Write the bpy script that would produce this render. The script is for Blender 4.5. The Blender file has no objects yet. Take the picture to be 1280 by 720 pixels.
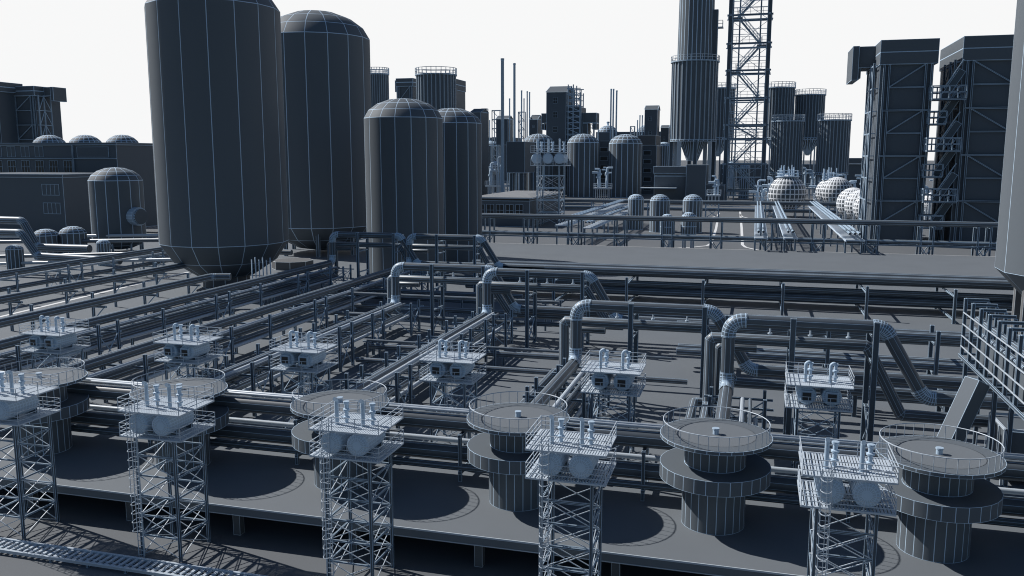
import bpy, math, random
from mathutils import Vector as V, Matrix
random.seed(4)
SC = bpy.context.scene
COL = SC.collection
R = math.radians
# ---------------------------------------------------------------- camera geometry
F, CXP, CYP, H = 1080., 640., 360., 24.5
PHI = math.atan(163/F); TH = math.atan(305/(F/math.cos(PHI)))
FH = (-math.sin(TH), math.cos(TH)); RT = (math.cos(TH), math.sin(TH)); CP, SP = math.cos(PHI), math.sin(PHI)
GZ = -2.6                                           # level of the lower ground; the deck top is z = 0
def ray(x, y):
    a = (x-CXP)/F; b = (y-CYP)/F; f = CP-b*SP
    return (FH[0]*f+RT[0]*a, FH[1]*f+RT[1]*a, -SP-b*CP)
def atz(x, y, z=0.): r = ray(x, y); t = (z-H)/r[2]; return V((r[0]*t, r[1]*t, z))
def atY(x, y, Y): r = ray(x, y); t = Y/r[1]; return V((r[0]*t, Y, H+r[2]*t))
def depth(p): return (p[0]*FH[0]+p[1]*FH[1])*CP-(p[2]-H)*SP
# ---------------------------------------------------------------- materials
def mat(name, base, rough=.5, line=(.52, .66, .80), spec=.5, metal=0., lines=True, noise=.0):
    m = bpy.data.materials.new(name); m.use_nodes = True
    nt = m.node_tree; N = nt.nodes; L = nt.links; b = N['Principled BSDF']
    b.inputs['Roughness'].default_value = rough; b.inputs['Specular IOR Level'].default_value = spec
    b.inputs['Metallic'].default_value = metal
    def math_(op, a, c):
        n = N.new('ShaderNodeMath'); n.operation = op
        for i, v in enumerate((a, c)):
            if hasattr(v, 'links'): L.new(v, n.inputs[i])
            else: n.inputs[i].default_value = v
        return n.outputs[0]
    col = N.new('ShaderNodeRGB'); col.outputs[0].default_value = (*base, 1); out = col.outputs[0]
    if noise:
        tc = N.new('ShaderNodeTexCoord'); no = N.new('ShaderNodeTexNoise'); no.inputs['Scale'].default_value = .12
        no.inputs['Detail'].default_value = 6
        L.new(tc.outputs['Object'], no.inputs['Vector'])
        mr = N.new('ShaderNodeMapRange'); mr.inputs['To Min'].default_value = 1-noise; mr.inputs['To Max'].default_value = 1+noise
        L.new(no.outputs['Fac'], mr.inputs['Value'])
        mm = N.new('ShaderNodeVectorMath'); mm.operation = 'SCALE'
        L.new(out, mm.inputs[0]); L.new(mr.outputs[0], mm.inputs['Scale']); out = mm.outputs[0]
    if lines:   # pale seams along the edges of every panel, their width in metres kept on the object
        q = N.new('ShaderNodeUVMap'); q.uv_map = 'panel'; w = N.new('ShaderNodeUVMap'); w.uv_map = 'size'
        sq = N.new('ShaderNodeSeparateXYZ'); sw = N.new('ShaderNodeSeparateXYZ')
        L.new(q.outputs[0], sq.inputs[0]); L.new(w.outputs[0], sw.inputs[0])
        d = []
        for k in (0, 1):
            d.append(math_('MULTIPLY', math_('MINIMUM', sq.outputs[k], math_('SUBTRACT', 1., sq.outputs[k])), sw.outputs[k]))
        at = N.new('ShaderNodeAttribute'); at.attribute_type = 'OBJECT'; at.attribute_name = 'seam'
        msk = math_('LESS_THAN', math_('MINIMUM', d[0], d[1]), at.outputs['Fac'])
        mx = N.new('ShaderNodeMix'); mx.data_type = 'RGBA'; L.new(msk, mx.inputs[0]); L.new(out, mx.inputs[6])
        mx.inputs[7].default_value = (*line, 1); out = mx.outputs[2]
        # seams are matt
        rr = math_('MAXIMUM', math_('MULTIPLY', msk, .8), rough); L.new(rr, b.inputs['Roughness'])
    L.new(out, b.inputs['Base Color'])
    return m
M = dict(
    deck=mat('deck_concrete', (.150, .166, .182), .75, spec=.25, noise=.10),
    ground=mat('ground_concrete', (.136, .145, .155), .8, spec=.2, lines=False, noise=.10),
    steel=mat('painted_steel', (.112, .131, .150), .7, spec=.35, line=(.50, .64, .78)),
    pipe=mat('pipe_steel', (.092, .108, .126), .40, spec=.5, line=(.40, .53, .66)),
    elbow=mat('elbow_steel', (.13, .165, .20), .4, spec=.6, line=(.50, .64, .78)),
    roof=mat('roof_sheet', (.22, .225, .23), .7, lines=False),
    rib=mat('rib_steel', (.28, .35, .42), .5, lines=False),
    beam=mat('beam_steel', (.070, .092, .116), .5, spec=.4, line=(.42, .54, .66)),
    thin=mat('rail_steel', (.50, .56, .62), .5, lines=False),
    pale=mat('pale_steel', (.38, .48, .58), .45, line=(.50, .62, .74)),
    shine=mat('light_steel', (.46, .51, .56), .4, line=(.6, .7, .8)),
    concrete=mat('concrete', (.135, .138, .142), .8, spec=.2, line=(.6, .66, .7)),
    wall=mat('wall_cladding', (.100, .120, .142), .6, spec=.3, line=(.38, .48, .58)),
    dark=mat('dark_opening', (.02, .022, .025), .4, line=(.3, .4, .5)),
    white=mat('white_paint', (.75, .75, .74), .6, lines=False),
    sphere=mat('sphere_shell', (.085, .10, .115), .5, line=(.80, .82, .84)),
)
# ---------------------------------------------------------------- mesh builder
class MB:
    def __init__(s): s.v = []; s.f = []; s.uv = []; s.wh = []; s.sm = []
    def face(s, pts, uv, wh, smooth=False):
        i = len(s.v); s.v += [tuple(p) for p in pts]; s.f.append(tuple(range(i, i+len(pts))))
        s.uv += uv; s.wh += [wh]*len(pts); s.sm.append(smooth)
    def quad(s, a, b, c, d, smooth=False, nl=False):
        a, b, c, d = V(a), V(b), V(c), V(d)
        w = ((a-b).length+(c-d).length)/2; h = ((b-c).length+(d-a).length)/2
        if nl: w = h = 1e4
        uv = [(.5, .5)]*4 if nl else [(0, 0), (1, 0), (1, 1), (0, 1)]
        s.face((a, b, c, d), uv, (w, h), smooth)
    def poly(s, pts): s.face(pts, [(.5, .5)]*len(pts), (1e4, 1e4))
    def fan(s, pts, c):
        n = len(pts)
        for i in range(n):
            a, b = V(pts[i]), V(pts[(i+1) % n]); s.face((a, b, c), [(.5, 0), (.5, 0), (.5, 1)], (1e4, ((a+b)/2-V(c)).length))
    def box(s, lo, hi, nl=False, mtx=None):
        x0, y0, z0 = lo; x1, y1, z1 = hi
        p = [V(q) for q in ((x0, y0, z0), (x1, y0, z0), (x1, y1, z0), (x0, y1, z0), (x0, y0, z1), (x1, y0, z1), (x1, y1, z1), (x0, y1, z1))]
        if mtx: p = [mtx @ q for q in p]
        for f in ((0, 3, 2, 1), (4, 5, 6, 7), (0, 1, 5, 4), (1, 2, 6, 5), (2, 3, 7, 6), (3, 0, 4, 7)): s.quad(*[p[k] for k in f], nl=nl)
    def bar(s, a, b, w, h=None, caps=True, nl=False):
        a, b = V(a), V(b); h = h or w; d = (b-a).normalized()
        u = d.cross(V((0, 0, 1))); u = V((1, 0, 0)) if u.length < 1e-3 else u.normalized()
        t = u.cross(d).normalized(); u = u*w/2; t = t*h/2
        k = ((-1, -1), (1, -1), (1, 1), (-1, 1)); A = [a+u*i+t*j for i, j in k]; B = [b+u*i+t*j for i, j in k]
        for i in range(4): s.quad(A[i], A[(i+1) % 4], B[(i+1) % 4], B[i], nl=nl)
        if caps: s.quad(*A[::-1], nl=nl); s.quad(*B, nl=nl)
    def tube(s, pts, r, n=10, bend=0., seg=5, caps=True, close=False):
        pts = [V(p) for p in pts]; path = []
        if bend and not close:
            path = [pts[0]]
            for i in range(1, len(pts)-1):
                p = pts[i]; d0 = (p-pts[i-1]).normalized(); d1 = (pts[i+1]-p).normalized(); ang = d0.angle(d1)
                if ang < .05: path.append(p); continue
                t = min(bend*math.tan(ang/2), .45*min((p-pts[i-1]).length, (pts[i+1]-p).length))
                A = p-d0*t; B = p+d1*t
                for k in range(seg+1):
                    u = k/seg; path.append(A*(1-u)**2+p*2*u*(1-u)+B*u*u)
            path.append(pts[-1])
        else: path = pts
        m = len(path); T = []
        for i in range(m):
            if close: T.append((path[(i+1) % m]-path[i-1]).normalized())
            else: T.append(((path[min(i+1, m-1)]-path[i]).normalized()+(path[i]-path[max(i-1, 0)]).normalized()).normalized())
        rings = []; up = V((0, 0, 1)) if abs(T[0].z) < .9 else V((0, 1, 0)); u = T[0].cross(up).normalized()
        for i in range(m):
            u = (u-T[i]*u.dot(T[i])).normalized(); w = T[i].cross(u); k = 1.
            if 0 < i < m-1: k = 1/max(.5, math.cos((path[i]-path[i-1]).angle(path[i+1]-path[i])/2))
            mx = None
            ring = []
            for j in range(n):
                a = 2*math.pi*(j+.5)/n; o = (u*math.cos(a)+w*math.sin(a))*r
                ring.append(path[i]+o)
            rings.append(ring)
        for i in range(m if close else m-1):
            A, B = rings[i], rings[(i+1) % m]
            for j in range(n): s.quad(A[j], A[(j+1) % n], B[(j+1) % n], B[j], smooth=True)
        if caps and not close: s.poly(rings[0][::-1]); s.poly(rings[-1])
    def lathe(s, prof, n, c=(0, 0, 0), cap0=False, cap1=False, a0=0., smooth=True, ax='z', flatnl=False):
        c = V(c); rings = []
        for r, z in prof:
            rg = []
            for j in range(n):
                a = 2*math.pi*j/n+a0; x, y = r*math.cos(a), r*math.sin(a)
                rg.append(c+(V((x, y, z)) if ax == 'z' else V((x, z, y)) if ax == 'y' else V((z, x, y))))
            rings.append(rg)
        for (A, B), (pa, pb) in zip(zip(rings, rings[1:]), zip(prof, prof[1:])):
            fl = flatnl and abs(pa[1]-pb[1]) < 1e-5
            for j in range(n):
                a, b, e, f = A[j], A[(j+1) % n], B[(j+1) % n], B[j]
                if fl: s.face((a, b, e, f), [(.5, 0), (.5, 0), (.5, 1), (.5, 1)], (1e4, abs(pa[0]-pb[0])))
                else: s.quad(a, b, e, f, smooth=smooth)
        if cap0: s.fan(rings[0][::-1], c+(V((0, 0, prof[0][1])) if ax == 'z' else V((0, prof[0][1], 0)) if ax == 'y' else V((prof[0][1], 0, 0))))
        if cap1: s.fan(rings[-1], c+(V((0, 0, prof[-1][1])) if ax == 'z' else V((0, prof[-1][1], 0)) if ax == 'y' else V((prof[-1][1], 0, 0))))
    def rail(s, pts, h=1., t=.05, step=1.2, levels=(1., .5), close=False):
        pts = [V(p) for p in pts]
        if close: pts = pts+[pts[0]]
        for a, b in zip(pts, pts[1:]):
            for l in levels: s.bar(a+V((0, 0, h*l)), b+V((0, 0, h*l)), t, caps=False)
            k = max(1, round((b-a).length/step))
            for i in range(k):
                p = a.lerp(b, i/k); s.bar(p, p+V((0, 0, h)), t, caps=False)
        if not close: s.bar(pts[-1], pts[-1]+V((0, 0, h)), t, caps=False)
    def build(s, name, m, parent=None, seam=None):
        me = bpy.data.meshes.new(name); me.from_pydata(s.v, [], s.f)
        a = me.uv_layers.new(name='panel'); b = me.uv_layers.new(name='size')
        a.data.foreach_set('uv', [x for t in s.uv for x in t]); b.data.foreach_set('uv', [x for t in s.wh for x in t])
        me.polygons.foreach_set('use_smooth', s.sm)
        me.materials.append(m if not isinstance(m, str) else M[m])
        if any(s.sm):
            import bmesh
            bm = bmesh.new(); bm.from_mesh(me); bmesh.ops.remove_doubles(bm, verts=bm.verts, dist=1e-4)
            for e in bm.edges:
                if len(e.link_faces) == 2 and e.calc_face_angle(0) > R(50): e.smooth = False
            bm.to_mesh(me); bm.free()
        me.validate(); me.update()
        o = bpy.data.objects.new(name, me); COL.objects.link(o)
        if parent: o.parent = parent
        if seam is not None: o['seam'] = seam
        return o
def tag(o, label, cat, group=None):
    o['label'] = label; o['category'] = cat
    if group: o['group'] = group
    return o
def struct(name, mb, m, seam=None):
    o = mb.build(name, m, None, seam); o['kind'] = 'structure'; return o
def thing(name, label, cat, loc=(0, 0, 0), rz=0., group=None, scale=1.):
    o = bpy.data.objects.new(name, None); COL.objects.link(o); o.location = loc; o.rotation_euler.z = rz
    o.scale = (scale,)*3; o.empty_display_size = .1
    return tag(o, label, cat, group)
def dup(root, loc, label, rz=None, scale=None, group=None):
    r = root.copy(); COL.objects.link(r); r.location = loc; r['label'] = label
    if rz is not None: r.rotation_euler.z = rz
    if scale: r.scale = (scale,)*3
    if group: r['group'] = group
    kids = [o for o in COL.objects if o.parent is root]
    for ch in kids:
        c = ch.copy(); COL.objects.link(c); c.parent = r
        for g in [o for o in COL.objects if o.parent is ch]:
            d = g.copy(); COL.objects.link(d); d.parent = c
    return r
ORD = ['first', 'second', 'third', 'fourth', 'fifth', 'sixth', 'seventh', 'eighth', 'ninth', 'tenth', 'eleventh', 'twelfth', 'thirteenth', 'fourteenth', 'fifteenth', 'sixteenth', 'seventeenth', 'eighteenth', 'nineteenth', 'twentieth']

# ================================================================ SETTING
g = MB(); g.poly([(-6000, -60, GZ), (6000, -60, GZ), (6000, 9000, GZ), (-6000, 9000, GZ)]); struct('ground', g, 'ground')
DY0, DY1 = 50.9, 239.6
d = MB(); d.box((-420, DY0, -.62), (330, DY1, 0), nl=True); dk = struct('deck', d, 'deck')
d = MB()
d.box((-420, DY0-.03, -.10), (330, DY0+.05, .012), nl=True); d.box((-420, DY0-.03, -.66), (330, DY0+.03, -.60), nl=True)
struct('deck_kerb_front', d, M['shine'])
d = MB(); d.box((-420, DY1-.22, -.05), (330, DY1+.05, .02), nl=True); struct('deck_kerb_back', d, M['white'])
d = MB(); d.quad((-109.4, 20+DY0, .004), (-108.8, 20+DY0, .004), (-117.0, 160, .004), (-117.9, 160, .004), nl=True); struct('painted_line', d, 'white')
i = 0
for k in range(-9, 5):
    x = -35.9+k*6.35 if False else -35.2+k*9.2
    p = MB(); p.box((x-.28, DY0+.9, GZ), (x+.28, DY0+1.45, -.625)); p = p.build('deck_column', 'concrete')
    tag(p, 'square concrete column under the deck edge, %s from the left end' % ORD[k+9], 'column', 'columns under the front edge of the deck')
# road markings behind the deck
def strip(name, pts, w, z, mt):
    b = MB(); pts = [V(p) for p in pts]
    nrm = []
    for i in range(len(pts)):
        t = (pts[min(i+1, len(pts)-1)]-pts[max(i-1, 0)]).normalized(); nrm.append(V((-t.y, t.x, 0))*w/2)
    for i in range(len(pts)-1): b.quad(pts[i]+nrm[i], pts[i+1]+nrm[i+1], pts[i+1]-nrm[i+1], pts[i]-nrm[i], nl=True)
    o = struct(name, b, mt); o.location.z = z; return o
for nm, px in (('road_marking', [(925, 263), (927, 285), (928, 306), (932, 309), (945, 312), (960, 314)]), ('road_marking', [(897, 275), (895, 286), (889, 304), (884, 307), (865, 309), (845, 310)]),
               ('road_marking', [(925, 268), (928, 271), (938, 273)]), ('road_marking', [(899, 266), (897, 270), (888, 272)])):
    strip(nm, [atz(x, y, GZ) for x, y in px], .9, .004, 'white')

# ================================================================ MUSHROOM TANKS ON THE DECK EDGE
def mushroom():
    t = thing('platform_tank', 'x', 'tank', (0, 0, 0), group='round topped tanks along the front edge of the deck')
    m = MB(); m.lathe([(2.1, 0), (2.1, 3.25)], 22); m.build('lower_column', 'steel', t)
    m = MB(); m.lathe([(2.05, 3.25), (3.65, 3.25), (3.65, 4.22), (2.0, 4.22)], 30, flatnl=True); m.build('collar', 'steel', t)
    m = MB(); m.lathe([(2.02, 4.22), (2.02, 5.98)], 22); m.build('neck', 'steel', t)
    m = MB(); m.lathe([(1.9, 5.98), (3.68, 5.98), (3.68, 6.22)], 30, flatnl=True); [m.face([(r_*math.cos(a_), r_*math.sin(a_), 6.22) for r_, a_ in ((3.68, 2*math.pi*k/30), (3.68, 2*math.pi*(k+1)/30), (2.66, 2*math.pi*(k+1)/30), (2.66, 2*math.pi*k/30))], [(.5, 0), (.5, 0), (.5, .5), (.5, .5)], (1e4, 2.)) for k in range(30)]
    m.build('disc', 'steel', t)
    m = MB(); pts = [(2.61*math.cos(2*math.pi*k/40), 2.61*math.sin(2*math.pi*k/40), 6.222) for k in range(40)]; m.poly(pts)
    m.build('roof_plate', 'deck', t)
    m = MB(); m.lathe([(2.70, 6.214), (2.60, 6.216)], 40); m.build('roof_shade_ring', 'dark', t, seam=.0)  # dark ring painting in the shadow line round the roof plate
    m = MB(); n = 34; ring = [V((3.48*math.cos(2*math.pi*k/n), 3.48*math.sin(2*math.pi*k/n), 0)) for k in range(n)]
    m.tube([p+V((0, 0, 7.12)) for p in ring], .035, 5, close=True)
    for p in ring: m.bar(p+V((0, 0, 6.2)), p+V((0, 0, 7.12)), .035, caps=False)
    m.build('railing', 'thin', t)
    m = MB(); m.lathe([(.2, 6.10), (.2, 6.62)], 10, cap1=True); m.lathe([(.24, 6.56), (.24, 6.64)], 10, cap1=True); m.build('roof_vent', 'pale', t)
    return t
mt = mushroom(); spots = [(-57.3, 57.4), (-43.6, 57.4), (-29.5, 57.4), (-15.6, 57.5), (-1.85, 57.3), (11.75, 57.0)]
lb = ['round grey railed tank at the far left of the front row', 'round grey railed tank second from left in the front row', 'round grey railed tank third from left in the front row',
      'round grey railed tank fourth from left in the front row', 'round grey railed tank second from right in the front row', 'nearest and largest looking railed round tank at the right edge']
mt.location = (*spots[0], 0); mt['label'] = lb[0]
for s, l in zip(spots[1:], lb[1:]): dup(mt, (*s, 0), l)

# ================================================================ VESSEL UNITS ON LATTICE TOWERS
def grating(m, x0, x1, y0, y1, z, n):
    for k in range(n):
        x = x0+(x1-x0)*(k+.5)/n; w = (x1-x0)/n*.33
        m.box((x-w, y0, z-.04), (x+w, y1, z), nl=True)
    for y in (y0, (y0+y1)/2, y1): m.bar((x0, y, z-.06), (x1, y, z-.06), .09, .1, nl=True)
    for x in (x0, x1): m.bar((x, y0, z-.06), (x, y1, z-.06), .07, .1, nl=True)
def unit(h, front, scale=1., ndrum=2, full_open=False):
    t = thing('vessel_tower', 'x', 'vessel tower', (0, 0, 0))
    LX, LY0, LY1 = 1.5, .45, 3.6
    for x in (-LX, LX):
        for y in (LY0, LY1):
            m = MB(); m.box((x-.09, y-.09, 0), (x+.09, y+.09, h-.12)); m.build('leg', 'beam', t)
    m = MB(); n = max(2, round((h-.5)/1.75)); zz = [.15+(h-(1.6 if front else .6))*k/n for k in range(n+1)]
    for a, b in zip(zz, zz[1:]):
        for y in (LY0, LY1):
            m.bar((-LX, y, a), (LX, y, b), .05); m.bar((LX, y, a), (-LX, y, b), .05)
        for x in (-LX, LX):
            m.bar((x, LY0, a), (x, LY1, b), .05); m.bar((x, LY1, a), (x, LY0, b), .05)
    m.build('cross_bracing', 'thin' if front else 'beam', t)
    for z in zz[1:]:
        m = MB()
        for y in (LY0, LY1): m.bar((-LX, y, z), (LX, y, z), .1)
        for x in (-LX, LX): m.bar((x, LY0, z), (x, LY1, z), .1)
        m.build('ring_beam', 'beam', t)
    HU = h+1.72; W = 2.35; Y1 = 3.85
    m = MB(); grating(m, -W, W, 0, Y1, h, 26); m.build('lower_platform', 'thin', t)
    m = MB(); grating(m, -W, W, 0, Y1, HU, 30 if full_open else 34)
    if not full_open: m.box((-W+.1, .1, HU-.05), (W-.1, Y1-.1, HU-.012), nl=True)
    m.build('upper_platform', 'thin', t)
    for z, nm in ((h, 'lower_railing'), (HU, 'upper_railing')):
        m = MB(); m.rail([(-W, 0, z), (W, 0, z), (W, Y1, z), (-W, Y1, z)], .85, .038, 1.6, (1., .62, .3), close=True); m.build(nm, 'thin', t)
    xs = {2: (-.9, .9), 3: (-1.55, 0, 1.55)}[ndrum]; r = .72
    for x in xs:
        m = MB(); prof = [(yy_[0], yy_[1]-(.45 if front else .1)) for yy_ in [(.08, .42), (r*.35, .425), (r*.65, .435), (r*.88, .455), (r*.98, .50), (r, .60)]+[(r, .72+.26*k) for k in range(1, 10)]+[(r*.8, 3.25), (r*.3, 3.4)]]
        m.lathe(prof, 22, (x, 0, h+.88), ax='y'); m.lathe([(.01, .42-(.45 if front else .1)), (.08, .42-(.45 if front else .1))], 12, (x, 0, h+.88), ax='y')
        dm = m.build('drum', 'pale', t)
        for y in (1., 2.6): m = MB(); m.box((x-.5, y-.08, h+.01), (x+.5, y+.08, h+.42)); m.build('saddle', 'beam', dm)
        if not front:
            m = MB(); m.box((x-.44, .06, h+.45), (x+.44, .5, h+1.3)); bx = m.build('inlet_box', 'pale', dm)
            m = MB(); m.box((x-.34, .04, h+.56), (x+.34, .10, h+1.19)); m.build('grille', 'dark', dm)
        m = MB()
        if front:
            m.tube([(x-.18, 1.3, h+1.3), (x-.18, 1.3, h+3.3), (x-.18, 1.05, h+3.42)], .13, 8, bend=.12, seg=3)
        else:
            m.tube([(x-.1, 1.3, h+1.3), (x-.1, 1.3, h+3.1), (x+.12, 1.3, h+3.28), (x+.3, 1.3, h+3.05)], .13, 8, bend=.2, seg=4)
        m.build('vent_pipe', 'pale', t)
        m = MB(); m.lathe([(.11, h+1.4), (.11, h+2.0), (.2, h+2.02), (.2, h+2.12), (.12, h+2.14), (.12, h+2.5), (.22, h+2.52), (.22, h+2.62), (.13, h+2.66), (.13, h+2.95), (.2, h+3.0), (.2, h+3.12)], 10, (x+.28, 1.75, 0), cap1=True)
        m.bar((x-.1, 1.75, h+2.07), (x+.5, 1.75, h+2.07), .06); m.build('valve_stack', 'pale', t)
    # caged ladder
    m = MB(); lx = -1.15
    y = -.12 if front else LY1+.35
    for x in (lx-.22, lx+.22): m.bar((x, y, .1), (x, y, HU+.8), .045, caps=False)
    z = .4
    while z < HU: m.bar((lx-.22, y, z), (lx+.22, y, z), .03, caps=False); z += .33
    m.build('ladder', 'thin', t)
    m = MB(); z = 2.3; s = -1 if front else 1
    arc = [(lx-.3*math.cos(a), y+s*.62*math.sin(a)) for a in [math.pi*k/6 for k in range(7)]]
    while z < HU+.7:
        for a, b in zip(arc, arc[1:]): m.bar((*a, z), (*b, z), .035, caps=False)
        z += .62
    for k in (1, 3, 5): m.bar((*arc[k], 2.3), (*arc[k], HU+.6), .03, caps=False)
    m.build('ladder_cage', 'thin', t)
    return t
uf = unit(8.7, True, full_open=True); uf['group'] = 'vessel towers in front of the deck'
fx = [(-51.1, 46.7), (-38.0, 46.7), (-23.8, 46.6), (-9.85, 46.6), (5.42, 46.6)]
fl = ['pale twin drum tower on lattice legs at the far left front', 'pale twin drum lattice tower second from left in front of the deck', 'pale twin drum lattice tower in the middle of the front row',
      'pale twin drum lattice tower second from right in front of the deck', 'pale twin drum lattice tower at the right, beside the nearest round tank']
uf.location = (*fx[0], GZ); uf['label'] = fl[0]
for s, l in zip(fx[1:], fl[1:]): dup(uf, (*s, GZ), l)
ub = unit(5.9, False); ub['group'] = 'vessel towers standing among the pipe racks'
YB = 67.5
bp = [atY(x, y, YB) for x, y in ((60, 423), (228, 434), (374, 444), (562, 460), (765, 478), (1023, 498))]
bl = ['twin drum unit with square inlets at the far left behind the front tanks', 'twin drum unit with square inlets second from left among the racks', 'twin drum unit with square inlets third from left among the racks',
      'twin drum unit with square inlets beside the sloping central pipe', 'twin drum unit with square inlets beside the tall vertical pipe', 'twin drum unit with square inlets at the right beneath the last pipe loop']
ub.location = (bp[0].x, YB-1, 0); ub['label'] = bl[0]
for p, l in zip(bp[1:], bl[1:]): dup(ub, (p.x, YB-1, 0), l)
# big three drum unit far behind, built on a tall frame
uo = unit(8.2, True, ndrum=3); p = atz(684, 283, GZ); uo.location = (p.x, p.y, GZ); uo.scale = (2.95,)*3
tag(uo, 'large pale three drum tower standing before the distant domed silos', 'vessel tower')

# rail track lying on the lower ground
t = thing('ladder_track', 'ladder like steel track lying along the lower ground in front', 'track', (0, 0, 0))
for y in (44.7, 46.15): m = MB(); m.bar((-75, y, GZ+.30), (12, y, GZ+.30), .16, .2); m.build('rail', 'shine', t)
m = MB(); x = -75
while x < 12: m.bar((x, 44.75, GZ+.27), (x, 46.1, GZ+.27), .2, .12); x += .52
m.bar((-75, 45.4, GZ+.2), (12, 45.4, GZ+.2), .06); m.build('crosspieces', 'shine', t)
for y in (44.7, 46.15):
    x = -60
    while x < 12: m = MB(); m.box((x, y-.07, GZ), (x+.15, y+.07, GZ+.2)); m.build('foot', 'beam', t); x += 3.0

# ================================================================ PIPELINES
def elbows(o, pts, r, bend, seg):
    pts = [V(p) for p in pts]
    for i in range(1, len(pts)-1):
        p = pts[i]; d0 = (p-pts[i-1]).normalized(); d1 = (pts[i+1]-p).normalized(); ang = d0.angle(d1)
        if ang < .05: continue
        t = min(bend*math.tan(ang/2), .45*min((p-pts[i-1]).length, (pts[i+1]-p).length)); A = p-d0*t; B = p+d1*t
        q = MB(); path = [A-d0*.12]+[A*(1-u)**2+p*2*u*(1-u)+B*u*u for u in [k/seg for k in range(seg+1)]]+[B+d1*.12]
        q.tube(path, r, 10, caps=False); q.build('elbow', 'elbow', o)
def pipeline(pts, r, label, n=10, bend=0., seg=5, mt='pipe', name='pipeline', flanges=None, group=None):
    m = MB(); m.tube(pts, r, n, bend, seg)
    o = m.build(name, mt); o['radius'] = r; tag(o, label, 'pipe', group)
    return o
# cross pipes behind the mushroom tanks
pipeline([(-100, 60.7, 4.35), (40, 60.7, 4.35)], .66, 'thick grey pipe running level behind the front round tanks', 8)
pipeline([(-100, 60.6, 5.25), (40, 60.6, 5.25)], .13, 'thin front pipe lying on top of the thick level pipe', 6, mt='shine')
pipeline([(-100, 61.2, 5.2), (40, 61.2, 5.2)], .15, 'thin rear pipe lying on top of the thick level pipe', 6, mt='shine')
pipeline([(-100, 60.7, 1.9), (40, 60.7, 1.9)], .62, 'lower thick grey pipe behind the front tanks near the deck', 8)
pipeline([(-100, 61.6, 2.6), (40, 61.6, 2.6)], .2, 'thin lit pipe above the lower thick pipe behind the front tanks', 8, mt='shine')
pipeline([(-100, 59.9, 1.1), (40, 59.9, 1.1)], .28, 'lowest slim dark pipe just above the deck behind the front tanks', 8)
def low_support(x, k):
    t = thing('pipe_stand', 'steel stand carrying the level pipes behind the front tanks', 'pipe stand', (x, 60.9, 0), group='stands under the level pipes behind the front tanks')
    for y in (-1.1, 1.1):
        m = MB(); m.box((-.12, y-.12, 0), (.12, y+.12, 3.75)); m.build('post', 'beam', t)
    for z in (.72, 3.58): m = MB(); m.box((-.14, -1.25, z-.12), (.14, 1.25, z+.1)); m.build('crossbeam', 'beam', t)
for k in range(7): low_support(-62.5+13.9*k, k)

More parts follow.
